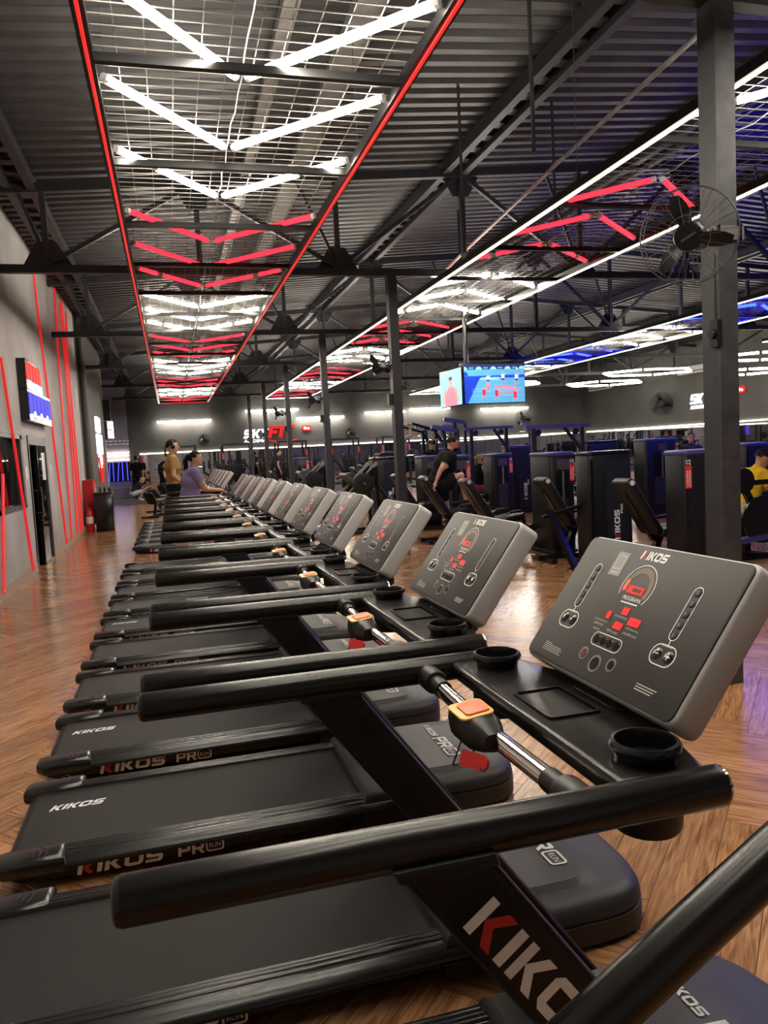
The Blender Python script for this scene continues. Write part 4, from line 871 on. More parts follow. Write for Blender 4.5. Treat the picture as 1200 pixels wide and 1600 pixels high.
# ================================================================== GYM MACHINES
def pad(g, L, W, D, X, b=.02): g.prism(rrect(L, W, .05), D, X, b, nb=3)
def weight_tower(p, x, y, rz, w=.60, d=.36, h=1.40, logo=True, tagtext=True, rim='rim', slot=False):
    # boxed weight stack; its broad face looks along local -y
    Xl = T(x, y, 0) @ RZ(rz); B = lambda g, n, m, q=p: g.build(n, m, q)
    def xf(g): g.v = [tuple(Xl @ Vector(v)) for v in g.v]; return g
    g = MB(); g.prism(rrect(w, d, .05), h - .10, T(0, 0, .06), .01); body = B(xf(g), 'tower_shroud', 'shroud')
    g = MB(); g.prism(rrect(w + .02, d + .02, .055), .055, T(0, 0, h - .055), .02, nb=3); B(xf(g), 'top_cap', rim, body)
    g = MB(); g.prism(rrect(w + .05, d + .04, .05), .06, None, .015); B(xf(g), 'tower_base', 'black', body)
    if not slot:
        g = MB(); g.box(-w*.12, w*.40, -d/2 - .008, -d/2 - .0005, .12, h - .12); B(xf(g), 'front_panel', 'shroud2', body)
        g = MB(); g.box(-w/2 + .012, -w/2 + .05, -d/2 - .006, -d/2 - .0005, .12, h - .1); B(xf(g), 'panel_edge', 'gloss', body)
    else:
        g = MB(); g.box(-w*.26, w*.22, -d/2 - .004, -d/2 - .0005, .2, h - .28); B(xf(g), 'stack_window', 'gloss', body)
        for q in range(12): g = MB(); g.box(-w*.24, w*.2, -d/2 - .012, -d/2 - .0045, .22 + q*.045, .258 + q*.045); B(xf(g), 'weight_plate', 'steel', body)
        g = MB(); g.box(-.012, .012, -d/2 - .02, -d/2 - .005, .75, h - .25); B(xf(g), 'lift_rod', 'steel_pale', body)
        g = MB(); g.box(-.09, .09, -d/2 - .03, -d/2 - .0005, h - .24, h - .1); B(xf(g), 'pulley_box', 'steel_grey', body)
    if logo:
        g = MB(); letters(g, 'KIKOS', .30, -w*.20, .075, frame((w*.0 - .02, -d/2 - .0095, 0), (0, 0, 1), (-1, 0, 0)), .95, .16, 0, 0, 1)
        letters(g, 'PRO', .62, -w*.20 - .045, .03, frame((w*.0 - .02, -d/2 - .0095, 0), (0, 0, 1), (-1, 0, 0)), 1.1, .16, 0, 0)
        B(xf(g), 'tower_lettering', ['white', 'redp'], body)
    if tagtext:
        xx = -w/2 + .004 if not slot else w/2 - .085
        g = MB(); g.box(xx, xx + .075, -d/2 - .013, -d/2 - .009, h - .40, h - .16); tg = B(xf(g), 'red_tag', 'redglass', body)
        g = MB(); Xt = frame((xx + .075, -d/2 - .0135, h - .39), (0, 0, 1), (-1, 0, 0)); put_text(g, 'CADEIRA', .01, .042, .17, .022, Xt); put_text(g, 'FLEXORA', .01, .010, .17, .022, Xt); B(xf(g), 'tag_print', 'white', tg)
        g = MB(); put_text(g, '02' if not slot else '04', .006, 0, .06, .05, frame((xx, -d/2 - .0135, h - .15), (1, 0, 0), (0, 0, 1))); B(xf(g), 'tag_number', 'white', tg)
    return body
def recliner(p, x, y, s=1.0, B=None):
    # seat with back pad leaning back towards -x; origin below the seat front
    B = lambda g, n, m, q=p: g.build(n, m, q)
    g = MB(); a = Vector((x - .42, y, 1.08)); b = Vector((x - .04, y, .46)); X = frame((a + b)/2, b - a, (0, 1, 0)); pad(g, .74, .36, .10, X @ T(0, 0, -.05), .03); bp = B(g, 'backrest', 'pad')
    g = MB()
    for e in (-1, 1): g.lathe([(.028, 0), (.03, .004), (0, .007)], frame(a + Vector((-.0, e*.13, -.02)), (0, 1, 0), (.5, 0, .85)), 12)
    g = MB(); g.lathe([(.03, 0), (.03, .006), (0, .009)], frame(a + Vector((.015, -.181, -.03)), (1, 0, 0), (0, 0, 1)), 12); B(g, 'pad_cap', 'silver', bp)
    g = MB(); pad(g, .46, .38, .09, T(x + .20, y, .44) @ RY(-.12), .025); B(g, 'seat', 'pad')
    g = MB(); g.bar((x - .38, y, .95), (x - .02, y, .38), .06, .06); B(g, 'back_frame', 'gloss')
    g = MB(); g.bar((x - .50, y, .05), (x + .9, y, .05), .08, .06); B(g, 'floor_beam', 'gloss')
    g = MB(); g.bar((x - .10, y, .05), (x + .05, y, .42), .07, .07); B(g, 'seat_post', 'gloss')
    g = MB(); g.bar((x - .40, y - .28, .03), (x - .40, y + .28, .03), .08, .06); B(g, 'floor_foot', 'gloss')
    for e in (-1, 1):
        g = MB(); g.tube([(x + .02, y + e*.25, .42), (x + .12, y + e*.25, .58), (x + .30, y + e*.25, .60)], .016, 8); hd = B(g, 'side_handle', 'gloss')
        g = MB(); g.tube([(x + .16, y + e*.25, .592), (x + .32, y + e*.25, .603)], .021, 10); B(g, 'hand_grip', 'black', hd)
    g = MB(); g.tube([(x + .50, y - .22, .34), (x + .50, y + .22, .34)], .055, 14); B(g, 'leg_roller', 'pad')
    g = MB(); g.bar((x + .46, y, .55), (x + .50, y, .30), .05, .05); B(g, 'lever_arm', 'gloss')
def seated_machine(label, x, y, tower, group='seated weight machines', cat='weight machine', **kw):
    t = thing('leg_machine', label, cat, (x, y, 0), 0, group); tx, ty, rz = tower
    weight_tower(t, tx - x, ty - y, rz, **kw); recliner(t, 0, 0); return t
mc = seated_machine('broad weight machine behind the near column, red numbered tag at its edge', 5.26, 7.58, (5.48, 7.12, 0), h=1.385)
mb = seated_machine('broad dark weight machine right behind the second console', 4.98, 9.0, (5.20, 8.55, 0), h=1.40, tagtext=False, rim='gloss')
g = MB(); g.bar((-.52, -.42, .70), (-.38, -.75, .02), .075, .06); g.bar((-.62, -.42, .62), (-.05, -.40, .74), .05, .04); g.build('front_leg', 'upright', mb)
g = MB(); g.prism(rrect(.16, .1, .02), .02, T(-.38, -.75, 0)); g.build('leg_foot', 'black', mb)
for lab, x, y, tw, kw in (('weight machine whose slim tower shows a red tag left of the broad one', 4.35, 10.1, (5.12, 9.75, 0), dict(w=.37, d=.62, h=1.40, slot=True, logo=False)),
                      ('weight machine the standing man in black leans over', 4.33, 11.9, (4.72, 12.45, 0), dict(w=.34, d=.5, h=1.40, slot=True, logo=False)),
                      ('weight machine with two pads left of the man in black, tagged slim tower', 4.38, 13.7, (4.76, 14.1, 0), dict(w=.36, d=.5, h=1.40, slot=True, logo=False)),
                      ('weight machine with a lettered broad tower left of the second column', 4.32, 15.4, (4.40, 15.95, 0), dict(w=.56, d=.4, h=1.40, tagtext=False, rim='gloss')),
                      ('weight machine with slim tower and red tag in front of the lettered tall tower', 5.7, 14.6, (6.40, 14.5, 0), dict(w=.45, d=.5, h=1.36, slot=True, logo=False)),
                      ('weight machine with tall lettered tower below the wide screen', 7.3, 17.2, (7.45, 15.75, 0), dict(w=.62, d=.4, h=1.50, tagtext=False)),
                      ('tagged weight machine between the two broad ones, farther back', 8.7, 13.6, (9.13, 13.1, 0), dict(w=.74, d=.42, h=1.50, slot=True, logo=False)),
                      ('dark topped weight machine over the top edge of the broad one', 8.2, 15.4, (8.70, 14.5, 0), dict(w=.76, d=.42, h=1.51, tagtext=False, logo=False, rim='gloss')),
                      ('weight machine right of the near column behind the yellow shirt', 9.2, 11.6, (9.6, 11.1, 0), dict(w=.52, d=.42, h=1.35, tagtext=False, logo=False))):
    seated_machine(lab, x, y, tw, **kw)
for lab, x, y, tw, kw in (('dark weight machine behind the third column from the front', 5.6, 22.4, (6.1, 21.7, 0), dict(w=.6, d=.4, h=1.45, tagtext=False, logo=False, rim='gloss')),
                      ('weight machine with tagged tower near the far standing man', 3.4, 24.4, (3.9, 23.9, 0), dict(w=.45, d=.5, h=1.45, slot=True, logo=False)),
                      ('tagged weight machine between the far racks and the pulldown machines', 6.6, 25.6, (7.2, 25.2, 0), dict(w=.5, d=.5, h=1.5, slot=True, logo=False)),
                      ('dark weight machine farthest back before the dumbbell racks', 9.6, 28.4, (10.1, 27.9, 0), dict(w=.6, d=.4, h=1.5, tagtext=False, logo=False)),
                      ('lettered weight machine below the right end of the wide screen', 11.3, 20.2, (11.9, 19.7, 0), dict(w=.6, d=.4, h=1.5, tagtext=False)),
                      ('tagged weight machine before the right wall mirror', 15.6, 20.8, (16.2, 20.4, 0), dict(w=.5, d=.5, h=1.5, slot=True, logo=False))):
    seated_machine(lab, x, y, tw, **kw)
def cable_gantry(label, x, y, w, h):
    t = thing('cable_gantry', label, 'weight machine', (x, y, 0), 0, 'tall cable machines'); B = lambda g, n, m, q=t: g.build(n, m, q)
    for xx in (0, w):
        g = MB(); g.box(xx-.035, xx+.035, -.035, .035, 0, h); B(g, 'post', 'shroud2')
        g = MB(); g.box(xx-.05, xx+.05, -.35, .35, 0, .05); B(g, 'floor_foot', 'gloss')
    g = MB(); g.box(-.15, w + .15, -.045, .045, h, h + .06); B(g, 'top_beam', 'rim')
    g = MB(); g.bar((w*.65, 0, h), (w, 0, h - .42), .05, .05); B(g, 'brace', 'shroud2')
    for xx in (.1, w - .12):
        g = MB(); g.lathe([(.06, -.02), (.06, -.012), (.05, 0), (.06, .012), (.06, .02)], T(xx, 0, h - .07) @ RX(PI/2), 14); B(g, 'pulley', 'black')
    g = MB(); g.tube([(.1, 0, h - .1), (.1, 0, h - .55)], .004, 5); c = B(g, 'cable', 'gloss')
    g = MB(); g.tube([(.0, -.1, h - .6), (.0, .1, h - .6)], .015, 8); g.tube([(.1, 0, h-.55), (0, 0, h-.6)], .006, 5); B(g, 'cable_handle', 'chrome', c)
cable_gantry('tall cable machine frame in front of the tall lettered tower', 6.30, 15.6, .82, 1.88)
cable_gantry('tall cable machine frame above the slim tagged towers right of it', 6.12, 12.3, .95, 1.78)
def pulldown(label, x, y, h):
    t = thing('pulldown_machine', label, 'weight machine', (x, y, 0), 0, 'pulldown machines'); B = lambda g, n, m, q=t: g.build(n, m, q)
    g = MB(); g.bar((-.1, 0, h + .03), (.46, 0, h - .07), .10, .09); g.tube([(-.12, 0, h + .034), (-.09, 0, h + .028)], .055, 12); B(g, 'top_arm', 'rim')
    g = MB(); g.bar((.30, 0, 1.0), (.15, 0, h - .02), .09, .07); B(g, 'mast', 'shroud2')
    g = MB(); g.box(.40, .47, -.04, .04, 0, h - .08); B(g, 'rear_post', 'shroud2')
    g = MB(); g.prism(rrect(.34, .5, .04), 1.2, T(.42, .0, .05), .02); B(g, 'stack_cover', 'shroud')
    g = MB(); g.tube([(-.08, 0, h), (-.08, 0, h - .25)], .004, 5); c = B(g, 'cable', 'gloss')
    g = MB(); g.tube([(-.08, -.45, h - .32), (-.08, -.3, h - .25), (-.08, .3, h - .25), (-.08, .45, h - .32)], .013, 8); B(g, 'pull_bar', 'chrome', c)
    g = MB(); pad(g, .36, .32, .07, T(-.12, 0, .46)); B(g, 'seat', 'pad')
    g = MB(); g.bar((-.4, 0, .04), (.45, 0, .04), .08, .06); g.bar((-.12, 0, .04), (-.12, 0, .46), .07, .07); B(g, 'floor_beam', 'gloss')
    g = MB(); g.tube([(.02, -.2, .72), (.02, .2, .72)], .05, 12); B(g, 'knee_roller', 'pad')
for lab, x, y, h in (('pulldown machine with violet top arm right above the man in black', 5.72, 16.2, 1.97), ('pulldown machine with the highest violet top arm under the screens', 6.75, 18.2, 2.2), ('pulldown machine with violet top arm nearest the pull-up man', 6.75, 20.5, 2.13), ('pulldown machine farther back by the pull-up man', 8.6, 23.5, 2.2), ('pulldown machine farthest back before the corner of the mirrors', 12.6, 26.0, 2.2)): pulldown(lab, x, y, h)
def plate_stack(p, c, axis, n, R=.22, name='weight_disc'):
    for k in range(n):
        g = MB(); g.lathe([(.03, 0), (R*.9, 0), (R, .006), (R, .03), (R*.9, .036), (R*.4, .03), (.03, .03)], look((c[0] + axis[0]*.04*k, c[1] + axis[1]*.04*k, c[2]), axis), 20); g.build(name, 'black', p)
def leg_press(label, x, y, logo=True):
    t = thing('leg_press', label, 'weight machine', (x, y, 0), 0, 'incline leg presses'); B = lambda g, n, m, q=t: g.build(n, m, q)
    for e in (-1, 1):
        g = MB(); g.bar((-.55, e*.3, .35), (.45, e*.3, 1.32), .05, .05); B(g, 'slide_rail', 'steel_pale')
        g = MB(); g.bar((-.60, e*.36, .20), (.40, e*.36, 1.20), .03, .12); sp = B(g, 'side_plate', 'gloss')
        if e < 0 and logo: g = MB(); letters(g, 'KIKOS', 0, -.035, .07, frame((-.30, -.377, .50), (1, 0, 1), (-1, 0, 1)), 1.1, .16, 0, .1, 1); B(g, 'plate_lettering', ['white', 'redp'], sp)
        g = MB(); g.bar((.42, e*.32, 0), (.42, e*.32, 1.25), .06, .06); B(g, 'post', 'gloss')
    g = MB(); g.box(-.03, .03, -.3, .3, -.22, .22, X=T(.0, 0, .98) @ RY(-PI/4)); B(g, 'foot_plate', 'steel_grey')
    g = MB(); pad(g, .7, .4, .09, T(-.75, 0, .42) @ RY(.6)); B(g, 'backrest', 'pad'); g = MB(); pad(g, .4, .4, .09, T(-.42, 0, .22) @ RY(-.2)); B(g, 'seat', 'pad')
    g = MB(); g.box(-1.0, .5, -.33, -.25, 0, .06); g.box(-1.0, .5, .25, .33, 0, .06); g.box(-1.0, -.92, -.33, .33, .0, .06); B(g, 'floor_frame', 'gloss')
    for e in (-1, 1):
        g = MB(); g.tube([(.12, e*.33, .95), (.12, e*.6, .95)], .025, 8); B(g, 'plate_horn', 'chrome'); plate_stack(t, (.12, e*.45, .95), (0, e, 0), 2, .2)
leg_press('incline leg press with a lettered side plate behind the fourth console', 3.28, 14.3); leg_press('incline leg press seen between the third and second columns', 3.05, 18.2, False); leg_press('incline leg press farthest back by the third column', 3.6, 20.6, False)
def power_rack(label, x, y, w=1.2, h=2.15):
    t = thing('power_rack', label, 'rack', (x, y, 0), 0, 'power racks near the back mirror'); B = lambda g, n, m, q=t: g.build(n, m, q)
    for xx in (0, w):
        for yy in (0, 1.0):
            g = MB(); g.box(xx-.04, xx+.04, yy-.04, yy+.04, 0, h); B(g, 'post', 'shroud')
        g = MB(); g.box(xx-.03, xx+.03, .04, .96, h-.08, h); B(g, 'side_beam', 'shroud'); g = MB(); g.box(xx-.03, xx+.03, .04, .96, 0, .06); B(g, 'floor_beam', 'shroud')
        g = MB(); g.box(xx-.041, xx+.041, -.046, -.041, 1.5, 1.75); B(g, 'red_tag', 'redglass')
    for yy in (0, 1.0): g = MB(); g.box(.04, w-.04, yy-.03, yy+.03, h-.07, h-.01); B(g, 'cross_beam', 'shroud')
    g = MB(); g.tube([(-.45, -.08, 1.25), (w + .45, -.08, 1.25)], .014, 8); b = B(g, 'barbell', 'chrome')
    for s, xx in ((-1, -.25), (1, w + .25)): plate_stack(t, (xx, -.08, 1.25), (s, 0, 0), 2)
    g = MB(); pad(g, 1.1, .28, .08, T(w/2, .3, .42) @ RZ(PI/2)); B(g, 'bench_pad', 'pad'); g = MB(); g.box(w/2-.04, w/2+.04, -.1, .7, .04, .1); g.box(w/2-.04, w/2+.04, .1, .18, .1, .42); B(g, 'bench_frame', 'gloss')
for k, x in enumerate((-.2, 2.1, 4.4, 6.7, 9.0)): power_rack('power rack with loaded bar before the back mirror, ' + _names[k] + ' from the left', x, 32.6)
def bench(label, x, y, rz):
    t = thing('weight_bench', label, 'bench', (x, y, 0), rz, 'low benches by the treadmill ends'); B = lambda g, n, m, q=t: g.build(n, m, q)
    g = MB(); pad(g, .8, .28, .07, T(.2, 0, .42)); B(g, 'seat', 'pad'); g = MB(); pad(g, .5, .28, .07, T(-.42, 0, .52) @ RY(.7)); B(g, 'backrest', 'pad')
    g = MB(); g.bar((-.5, 0, .05), (.5, 0, .05), .06, .06); g.bar((-.1, 0, .05), (0, 0, .42), .06, .06); B(g, 'frame', 'gloss')
    for xx in (-.5, .5): g = MB(); g.bar((xx, -.25, .03), (xx, .25, .03), .06, .05); B(g, 'foot', 'gloss')
    g = MB(); g.tube([(.5, -.22, .45), (.5, .22, .45)], .05, 12); B(g, 'leg_roller', 'pad')
bench('low bench with leg rollers left of the far treadmills', -.50, 22.6, 1.25); bench('low bench beyond the first, left of the far treadmills', -.38, 25.0, 1.1); bench('low bench near the squatting man', -.2, 28.5, 1.2)
def dumbbell_rack(label, x, y, n=9):
    t = thing('dumbbell_rack', label, 'rack', (x, y, 0), 0, 'dumbbell racks under the mirror')
    for e in (0, 1.9): g = MB(); g.box(e-.03, e+.03, -.02, .04, 0, 1.0); g.box(e-.03, e+.03, -.3, .3, 0, .05); g.build('rack_side', 'gloss', t)
    for z in (.4, .85): g = MB(); g.box(0, 1.9, -.18, .05, z, z + .03); g.build('shelf', 'gloss', t)
    gp = 'dumbbells on the racks under the mirror'
    for z in (.431, .881):
        for k in range(n):
            g = MB()
            for s in (-1, 1): g.lathe([(.03, 0), (.052, .01), (.052, .07), (.03, .08)], frame((0, s*.05 - (.08 if s < 0 else 0), .053), (0, 0, 1), (1, 0, 0)), 8)
            g.tube([(0, -.06, .053), (0, .06, .053)], .014, 6)
            if DBS: o = bpy.data.objects.new('dumbbell', DBS[0]); COL.objects.link(o)
            else: o = g.build('dumbbell', 'black'); DBS.append(o.data)
            o.location = (x + .12 + k*.205, y - .065, z); tag(o, 'black dumbbell lying on a rack under the mirrors', 'dumbbell', gp)
DBS = []
for k, (x, y) in enumerate(((9.0, 35.2), (11.3, 35.2), (13.6, 35.2))): dumbbell_rack('two-tier dumbbell rack under the back mirror, ' + _names[k] + ' from the left', x, y)
# plate-loaded machine of the seated man in yellow
pl = thing('leg_curl_machine', 'black plated machine with violet lit beam by the man in yellow', 'weight machine', (6.55, 7.75, 0))
g = MB(); g.lathe([(.05, 0), (.26, 0), (.28, .01), (.28, .03), (.05, .035)], look((.05, -.30, .52), (0, -1, 0)), 26); g.build('cam_disc', 'gloss', pl)
g = MB(); g.lathe([(.03, 0), (.14, 0), (.15, .01), (.15, .03), (.03, .035)], look((-.20, -.28, .98), (0, -1, 0)), 22); g.build('pivot_disc', 'gloss', pl)
g = MB(); g.bar((-.18, -.26, .95), (.30, -.26, .95), .05, .06); g.bar((-.18, -.25, .95), (.05, -.25, .52), .05, .08); g.build('lever_arm', 'gloss', pl)
g = MB(); g.prism([(-.12, -.012), (.12, -.012), (0, .09)][::1], .004, frame((-.18, -.30, .66), (1, 0, 0), (0, 0, 1)) @ Matrix.Scale(.4, 4)); g.build('warning_sticker', 'yellow', pl)
g = MB(); pad(g, .5, .4, .09, T(.80, .12, .62)); g.build('thigh_pad', 'pad', pl); g = MB(); pad(g, .42, .4, .09, T(.31, .27, .40)); g.build('seat', 'pad', pl)
g = MB(); g.bar((-.40, -.3, .27), (.35, -.3, .34), .10, .06); g.build('violet_beam', 'rim', pl)  # beam coloured violet to stand in for blue lamp light on it
g = MB(); g.bar((-.4, 0, .04), (.6, 0, .04), .09, .07); g.bar((.31, .27, .05), (.31, .27, .41), .08, .08); g.bar((.8, .12, .05), (.8, .12, .62), .08, .08); g.bar((.31, .04, .04), (.31, .3, .04), .07, .06); g.bar((.6, .0, .04), (.84, .12, .04), .07, .06); g.bar((-.4, -.3, .0), (-.4, -.3, .3), .07, .07); g.bar((.35, -.3, 0), (.35, -.3, .34), .07, .07); g.build('floor_frame', 'gloss', pl)
g = MB(); pad(g, .24, .28, .12, frame((5.55, 10.4, .62), (0, 0, 1), (1, 0, 0)), .03); o = thing('padded_stool', 'square black pad on a post before the slim tagged tower', 'stool', (5.55, 10.35, 0)); g.v = [(a - 5.55, b - 10.35, c) for a, b, c in g.v]; g.build('pad', 'pad', o)
g = MB(); g.tube([(0, .02, .0), (0, .02, .55)], .03, 10); g.prism(rrect(.3, .3, .05), .03); g.build('post', 'gloss', o)

# ================================================================== PEOPLE
def person(label, loc, rz, J=None, S=1.0, skin='skin', shirt=('shirt', 'c_teeblack', .55), legs=('shorts', 'c_shorts', .8), shoe='c_shoe', hair='hair', hairstyle='short', extras=(), female=False, head_dir=(1, 0, 0), fat=1.0):
    D = dict(pelvis=(0, 0, .96), chest=(0, 0, 1.27), neck=(0, 0, 1.46), head=(.02, 0, 1.615), shL=(0, .185, 1.41), shR=(0, -.185, 1.41), elL=(-.03, .235, 1.13), elR=(-.03, -.235, 1.13), haL=(.06, .24, .88), haR=(.06, -.24, .88),
             hiL=(0, .09, .93), hiR=(0, -.09, .93), knL=(.02, .10, .50), knR=(.02, -.10, .50), anL=(-.02, .10, .085), anR=(-.02, -.10, .085), toL=(.13, .125, .035), toR=(.13, -.125, .035))
    if female: D.update(shL=(0, .165, 1.40), shR=(0, -.165, 1.40))
    D.update(J or {}); V = {k: Vector(v) * S for k, v in D.items()}
    f = fat; r = lambda a: a * S
    bones = [('torso', 'pelvis', 'chest', .135*f), ('torso', 'chest', 'neck', .12*f), ('neck', 'neck', 'head', .055)]
    for e in 'LR':
        bones += [('upper_arm' + e, 'sh' + e, 'el' + e, .05*f), ('forearm' + e, 'el' + e, 'ha' + e, .036), ('thigh' + e, 'hi' + e, 'kn' + e, .08*f), ('calf' + e, 'kn' + e, 'an' + e, .05), ('foot' + e, 'an' + e, 'to' + e, .04)]
    g = MB(); lat = (V['shL'] - V['shR']).normalized(); hl = (V['hiL'] - V['hiR']).normalized()
    def ell(c, up, l, rad): X = frame(c, (l.cross(up.normalized())), l); g.ball((0, 0, 0), [r(q) for q in rad], X=Matrix(((X[0][0], X[0][1], X[0][2], c[0]), (X[1][0], X[1][1], X[1][2], c[1]), (X[2][0], X[2][1], X[2][2], c[2]), (0, 0, 0, 1))), n=16, k=10)
    sp = V['chest'] - V['pelvis']; up2 = V['neck'] - V['chest']
    ell(V['pelvis'], sp, hl, (.115*f, .155*f, .13)); ell(V['pelvis'].lerp(V['chest'], .45), sp, (hl + lat).normalized(), (.105*f, (.125 if female else .14)*f, .17)); ell(V['chest'], sp, lat, (.12*f, .155*f, .16)); ell(V['chest'].lerp(V['neck'], .55), up2, lat, (.095*f, .155*f, .10))
    if female:
        fw = lat.cross(sp.normalized())
        for e in (-1, 1): g.ball(tuple(V['chest'] + fw*r(.085) + lat*r(.07*e)), r(.065))
    g.tube([V['shL'], V['chest'].lerp(V['neck'], .72), V['shR']], [r(.058), r(.065), r(.058)], 12)
    hd = Vector(head_dir).normalized(); hup = (Vector((0, 0, 1)) - hd * hd.z).normalized(); HX = Matrix(((hd.x, hup.cross(hd).x, hup.x, V['head'].x), (hd.y, hup.cross(hd).y, hup.y, V['head'].y), (hd.z, hup.cross(hd).z, hup.z, V['head'].z), (0, 0, 0, 1)))
    g.tube([V['chest'].lerp(V['neck'], .8), V['neck'], V['head'] - hup*r(.03) - hd*r(.02)], [r(.062), r(.052), r(.05)], 12)
    g.ball((0, 0, r(.02)), (r(.098), r(.076), r(.098)), X=HX, n=16, k=12); g.ball((r(.03), 0, r(-.055)), (r(.065), r(.055), r(.062)), X=HX, n=14, k=10)
    for e in 'LR':
        g.tube([V['sh'+e], V['sh'+e].lerp(V['el'+e], .4), V['el'+e], V['el'+e].lerp(V['ha'+e], .3), V['ha'+e]], [r(.056*f), r(.05*f), r(.038), r(.039), r(.026)], 12)
        g.ball(tuple(V['sh'+e]), r(.06*f)); g.ball(tuple(V['el'+e]), r(.039))
        g.tube([V['hi'+e], V['hi'+e].lerp(V['kn'+e], .35), V['kn'+e], V['kn'+e].lerp(V['an'+e], .3), V['an'+e]], [r(.09*f), r(.084*f), r(.056), r(.056), r(.037)], 14)
        g.ball(tuple(V['hi'+e]), r(.094*f)); g.ball(tuple(V['kn'+e]), r(.057))
        ft = V['to'+e] - V['an'+e]; g.tube([V['an'+e] + Vector((0, 0, .01)) - ft*.25, V['an'+e], V['an'+e].lerp(V['to'+e], .55) , V['to'+e]], [r(.034), r(.045), r(.042), r(.03)], 12)
        d = (V['ha'+e] - V['el'+e]).normalized(); g.tube([V['ha'+e], V['ha'+e] + d*r(.04), V['ha'+e] + d*r(.085)], [r(.025), r(.033), r(.028)], 10)
    tmp = g.build('tmp', 'skin'); md = tmp.modifiers.new('r', 'REMESH'); md.mode = 'VOXEL'; md.voxel_size = .017; sm = tmp.modifiers.new('s', 'SMOOTH'); sm.iterations = 5; sm.factor = .5
    dg = bpy.context.evaluated_depsgraph_get(); me = bpy.data.meshes.new_from_object(tmp.evaluated_get(dg)); bpy.data.objects.remove(tmp)
    vs = [v.co.copy() for v in me.vertices]; ns = [v.normal.copy() for v in me.vertices]; fs = [tuple(p.vertices) for p in me.polygons]; ctr = [p.center.copy() for p in me.polygons]; bpy.data.meshes.remove(me)
    B = MB(); B.v = [tuple(v) for v in vs]; B.f = fs; B.mi = [0]*len(fs)
    # hands, face
    for e in 'LR':
        d = (V['ha'+e] - V['el'+e]).normalized(); side = d.cross(Vector((0, 0, 1)) if abs(d.z) < .8 else Vector((1, 0, 0))).normalized(); dwn = d.cross(side).normalized(); dwn = dwn if dwn.z < 0 else -dwn
        for q, (o, l) in enumerate(((-.024, .062), (-.008, .072), (.008, .068), (.023, .054))):
            b = V['ha'+e] + d*r(.075) + side*r(o); B.tube([b, b + d*r(l*.5), b + d*r(l*.8) + dwn*r(.022), b + d*r(l*.85) + dwn*r(.045)], [r(.0095), r(.009), r(.008), r(.006)], 6)
        tsd = -1 if e == 'L' else 1; b = V['ha'+e] + d*r(.03) + side*r(.028*tsd); B.tube([b, b + d*r(.028) + side*r(.02*tsd), b + d*r(.05) + side*r(.024*tsd) + dwn*r(.01)], [r(.012), r(.0105), r(.008)], 6)
    B.tube([(r(.092), 0, r(.022)), (r(.112), 0, r(-.012)), (r(.09), 0, r(-.02))], [r(.008), r(.014), r(.010)], 7, X=HX)
    for e in (-1, 1):
        B.ball((0, e*r(.079), r(.0)), (r(.018), r(.008), r(.03)), X=HX, n=8, k=6)
        B.ball((r(.086), e*r(.032), r(.024)), (r(.010), r(.012), r(.006)), 1, 8, 5, HX); B.tube([(r(.088), e*r(.018), r(.043)), (r(.083), e*r(.045), r(.042))], r(.004), 5, 1, X=HX)
    B.tube([(r(.084), r(-.022), r(-.058)), (r(.093), 0, r(-.056)), (r(.084), r(.022), r(-.058))], r(.006), 5, 2, X=HX)
    root = B.build('person', [skin, 'eye', 'lips'], angle=60); root.location = loc; root.rotation_euler = (0, 0, rz); tag(root, label, 'person')
    # clothes: shells grown from the body surface
    def near(c):
        best = None
        for n, a, b, rad in bones:
            pa, pb = V[a], V[b]; ab = pb - pa; t = max(0, min(1, (c - pa).dot(ab) / ab.length_squared)); d = (c - (pa + ab*t)).length - rad*S
            if best is None or d < best[0]: best = (d, n, t, a)
        return best
    sets = {}
    for i, c in enumerate(ctr):
        _, n, t, a = near(c); k = None; h = (c - V['head']).length < r(.12)
        if n.startswith('foot') or (n.startswith('calf') and t > .9): k = 'shoes' if shoe else None
        elif n == 'torso' and not h: k = 'shirt' if not (a == 'pelvis' and t < .12) else 'legs'
        elif n.startswith('upper') and t < shirt[2]: k = 'shirt'
        elif n.startswith('thigh') and t < min(1, legs[2]): k = 'legs'
        elif n.startswith('calf') and t < legs[2] - 1: k = 'legs'
        elif n == 'neck' and t < .15: k = 'shirt' if shirt[2] > .2 else None
        if k: sets.setdefault(k, []).append(i)
    for k, nm, m, off in (('shirt', shirt[0], shirt[1], .011), ('legs', legs[0], legs[1], .009), ('shoes', 'shoes', shoe, .008)):
        if k in sets and m:
            idx = {}; q = MB()
            for i in sets[k]:
                f_ = []
                for v in fs[i]:
                    if v not in idx: idx[v] = len(q.v); q.v.append(tuple(vs[v] + ns[v]*off*S))
                    f_.append(idx[v])
                q.f.append(tuple(f_)); q.mi.append(0)
            q.build(nm, m, root, angle=60)
    # hair
    if hairstyle:
        q = MB(); n, kk = 18, 12; vv = []; lim = -.35 if hairstyle == 'short' else -.6
        for i in range(kk + 1):
            a = PI*i/kk
            for j in range(n): b = 2*PI*j/n; vv.append((math.sin(a)*math.cos(b), math.sin(a)*math.sin(b), math.cos(a)))
        for i in range(kk):
            for j in range(n):
                j2 = (j+1) % n; ids = (i*n+j, (i+1)*n+j, (i+1)*n+j2, i*n+j2); c = sum((Vector(vv[x]) for x in ids), Vector())/4
                if c.z > .30 + max(0, c.x)*.42 or (c.x < .12 and c.z > lim and not (abs(c.y) > .75 and c.z < -.1)): q.f.append(ids); q.mi.append(0)
        q.v = [tuple(HX @ Vector((p[0]*r(.108) - r(.006), p[1]*r(.087), p[2]*r(.11) + r(.022)))) for p in vv]
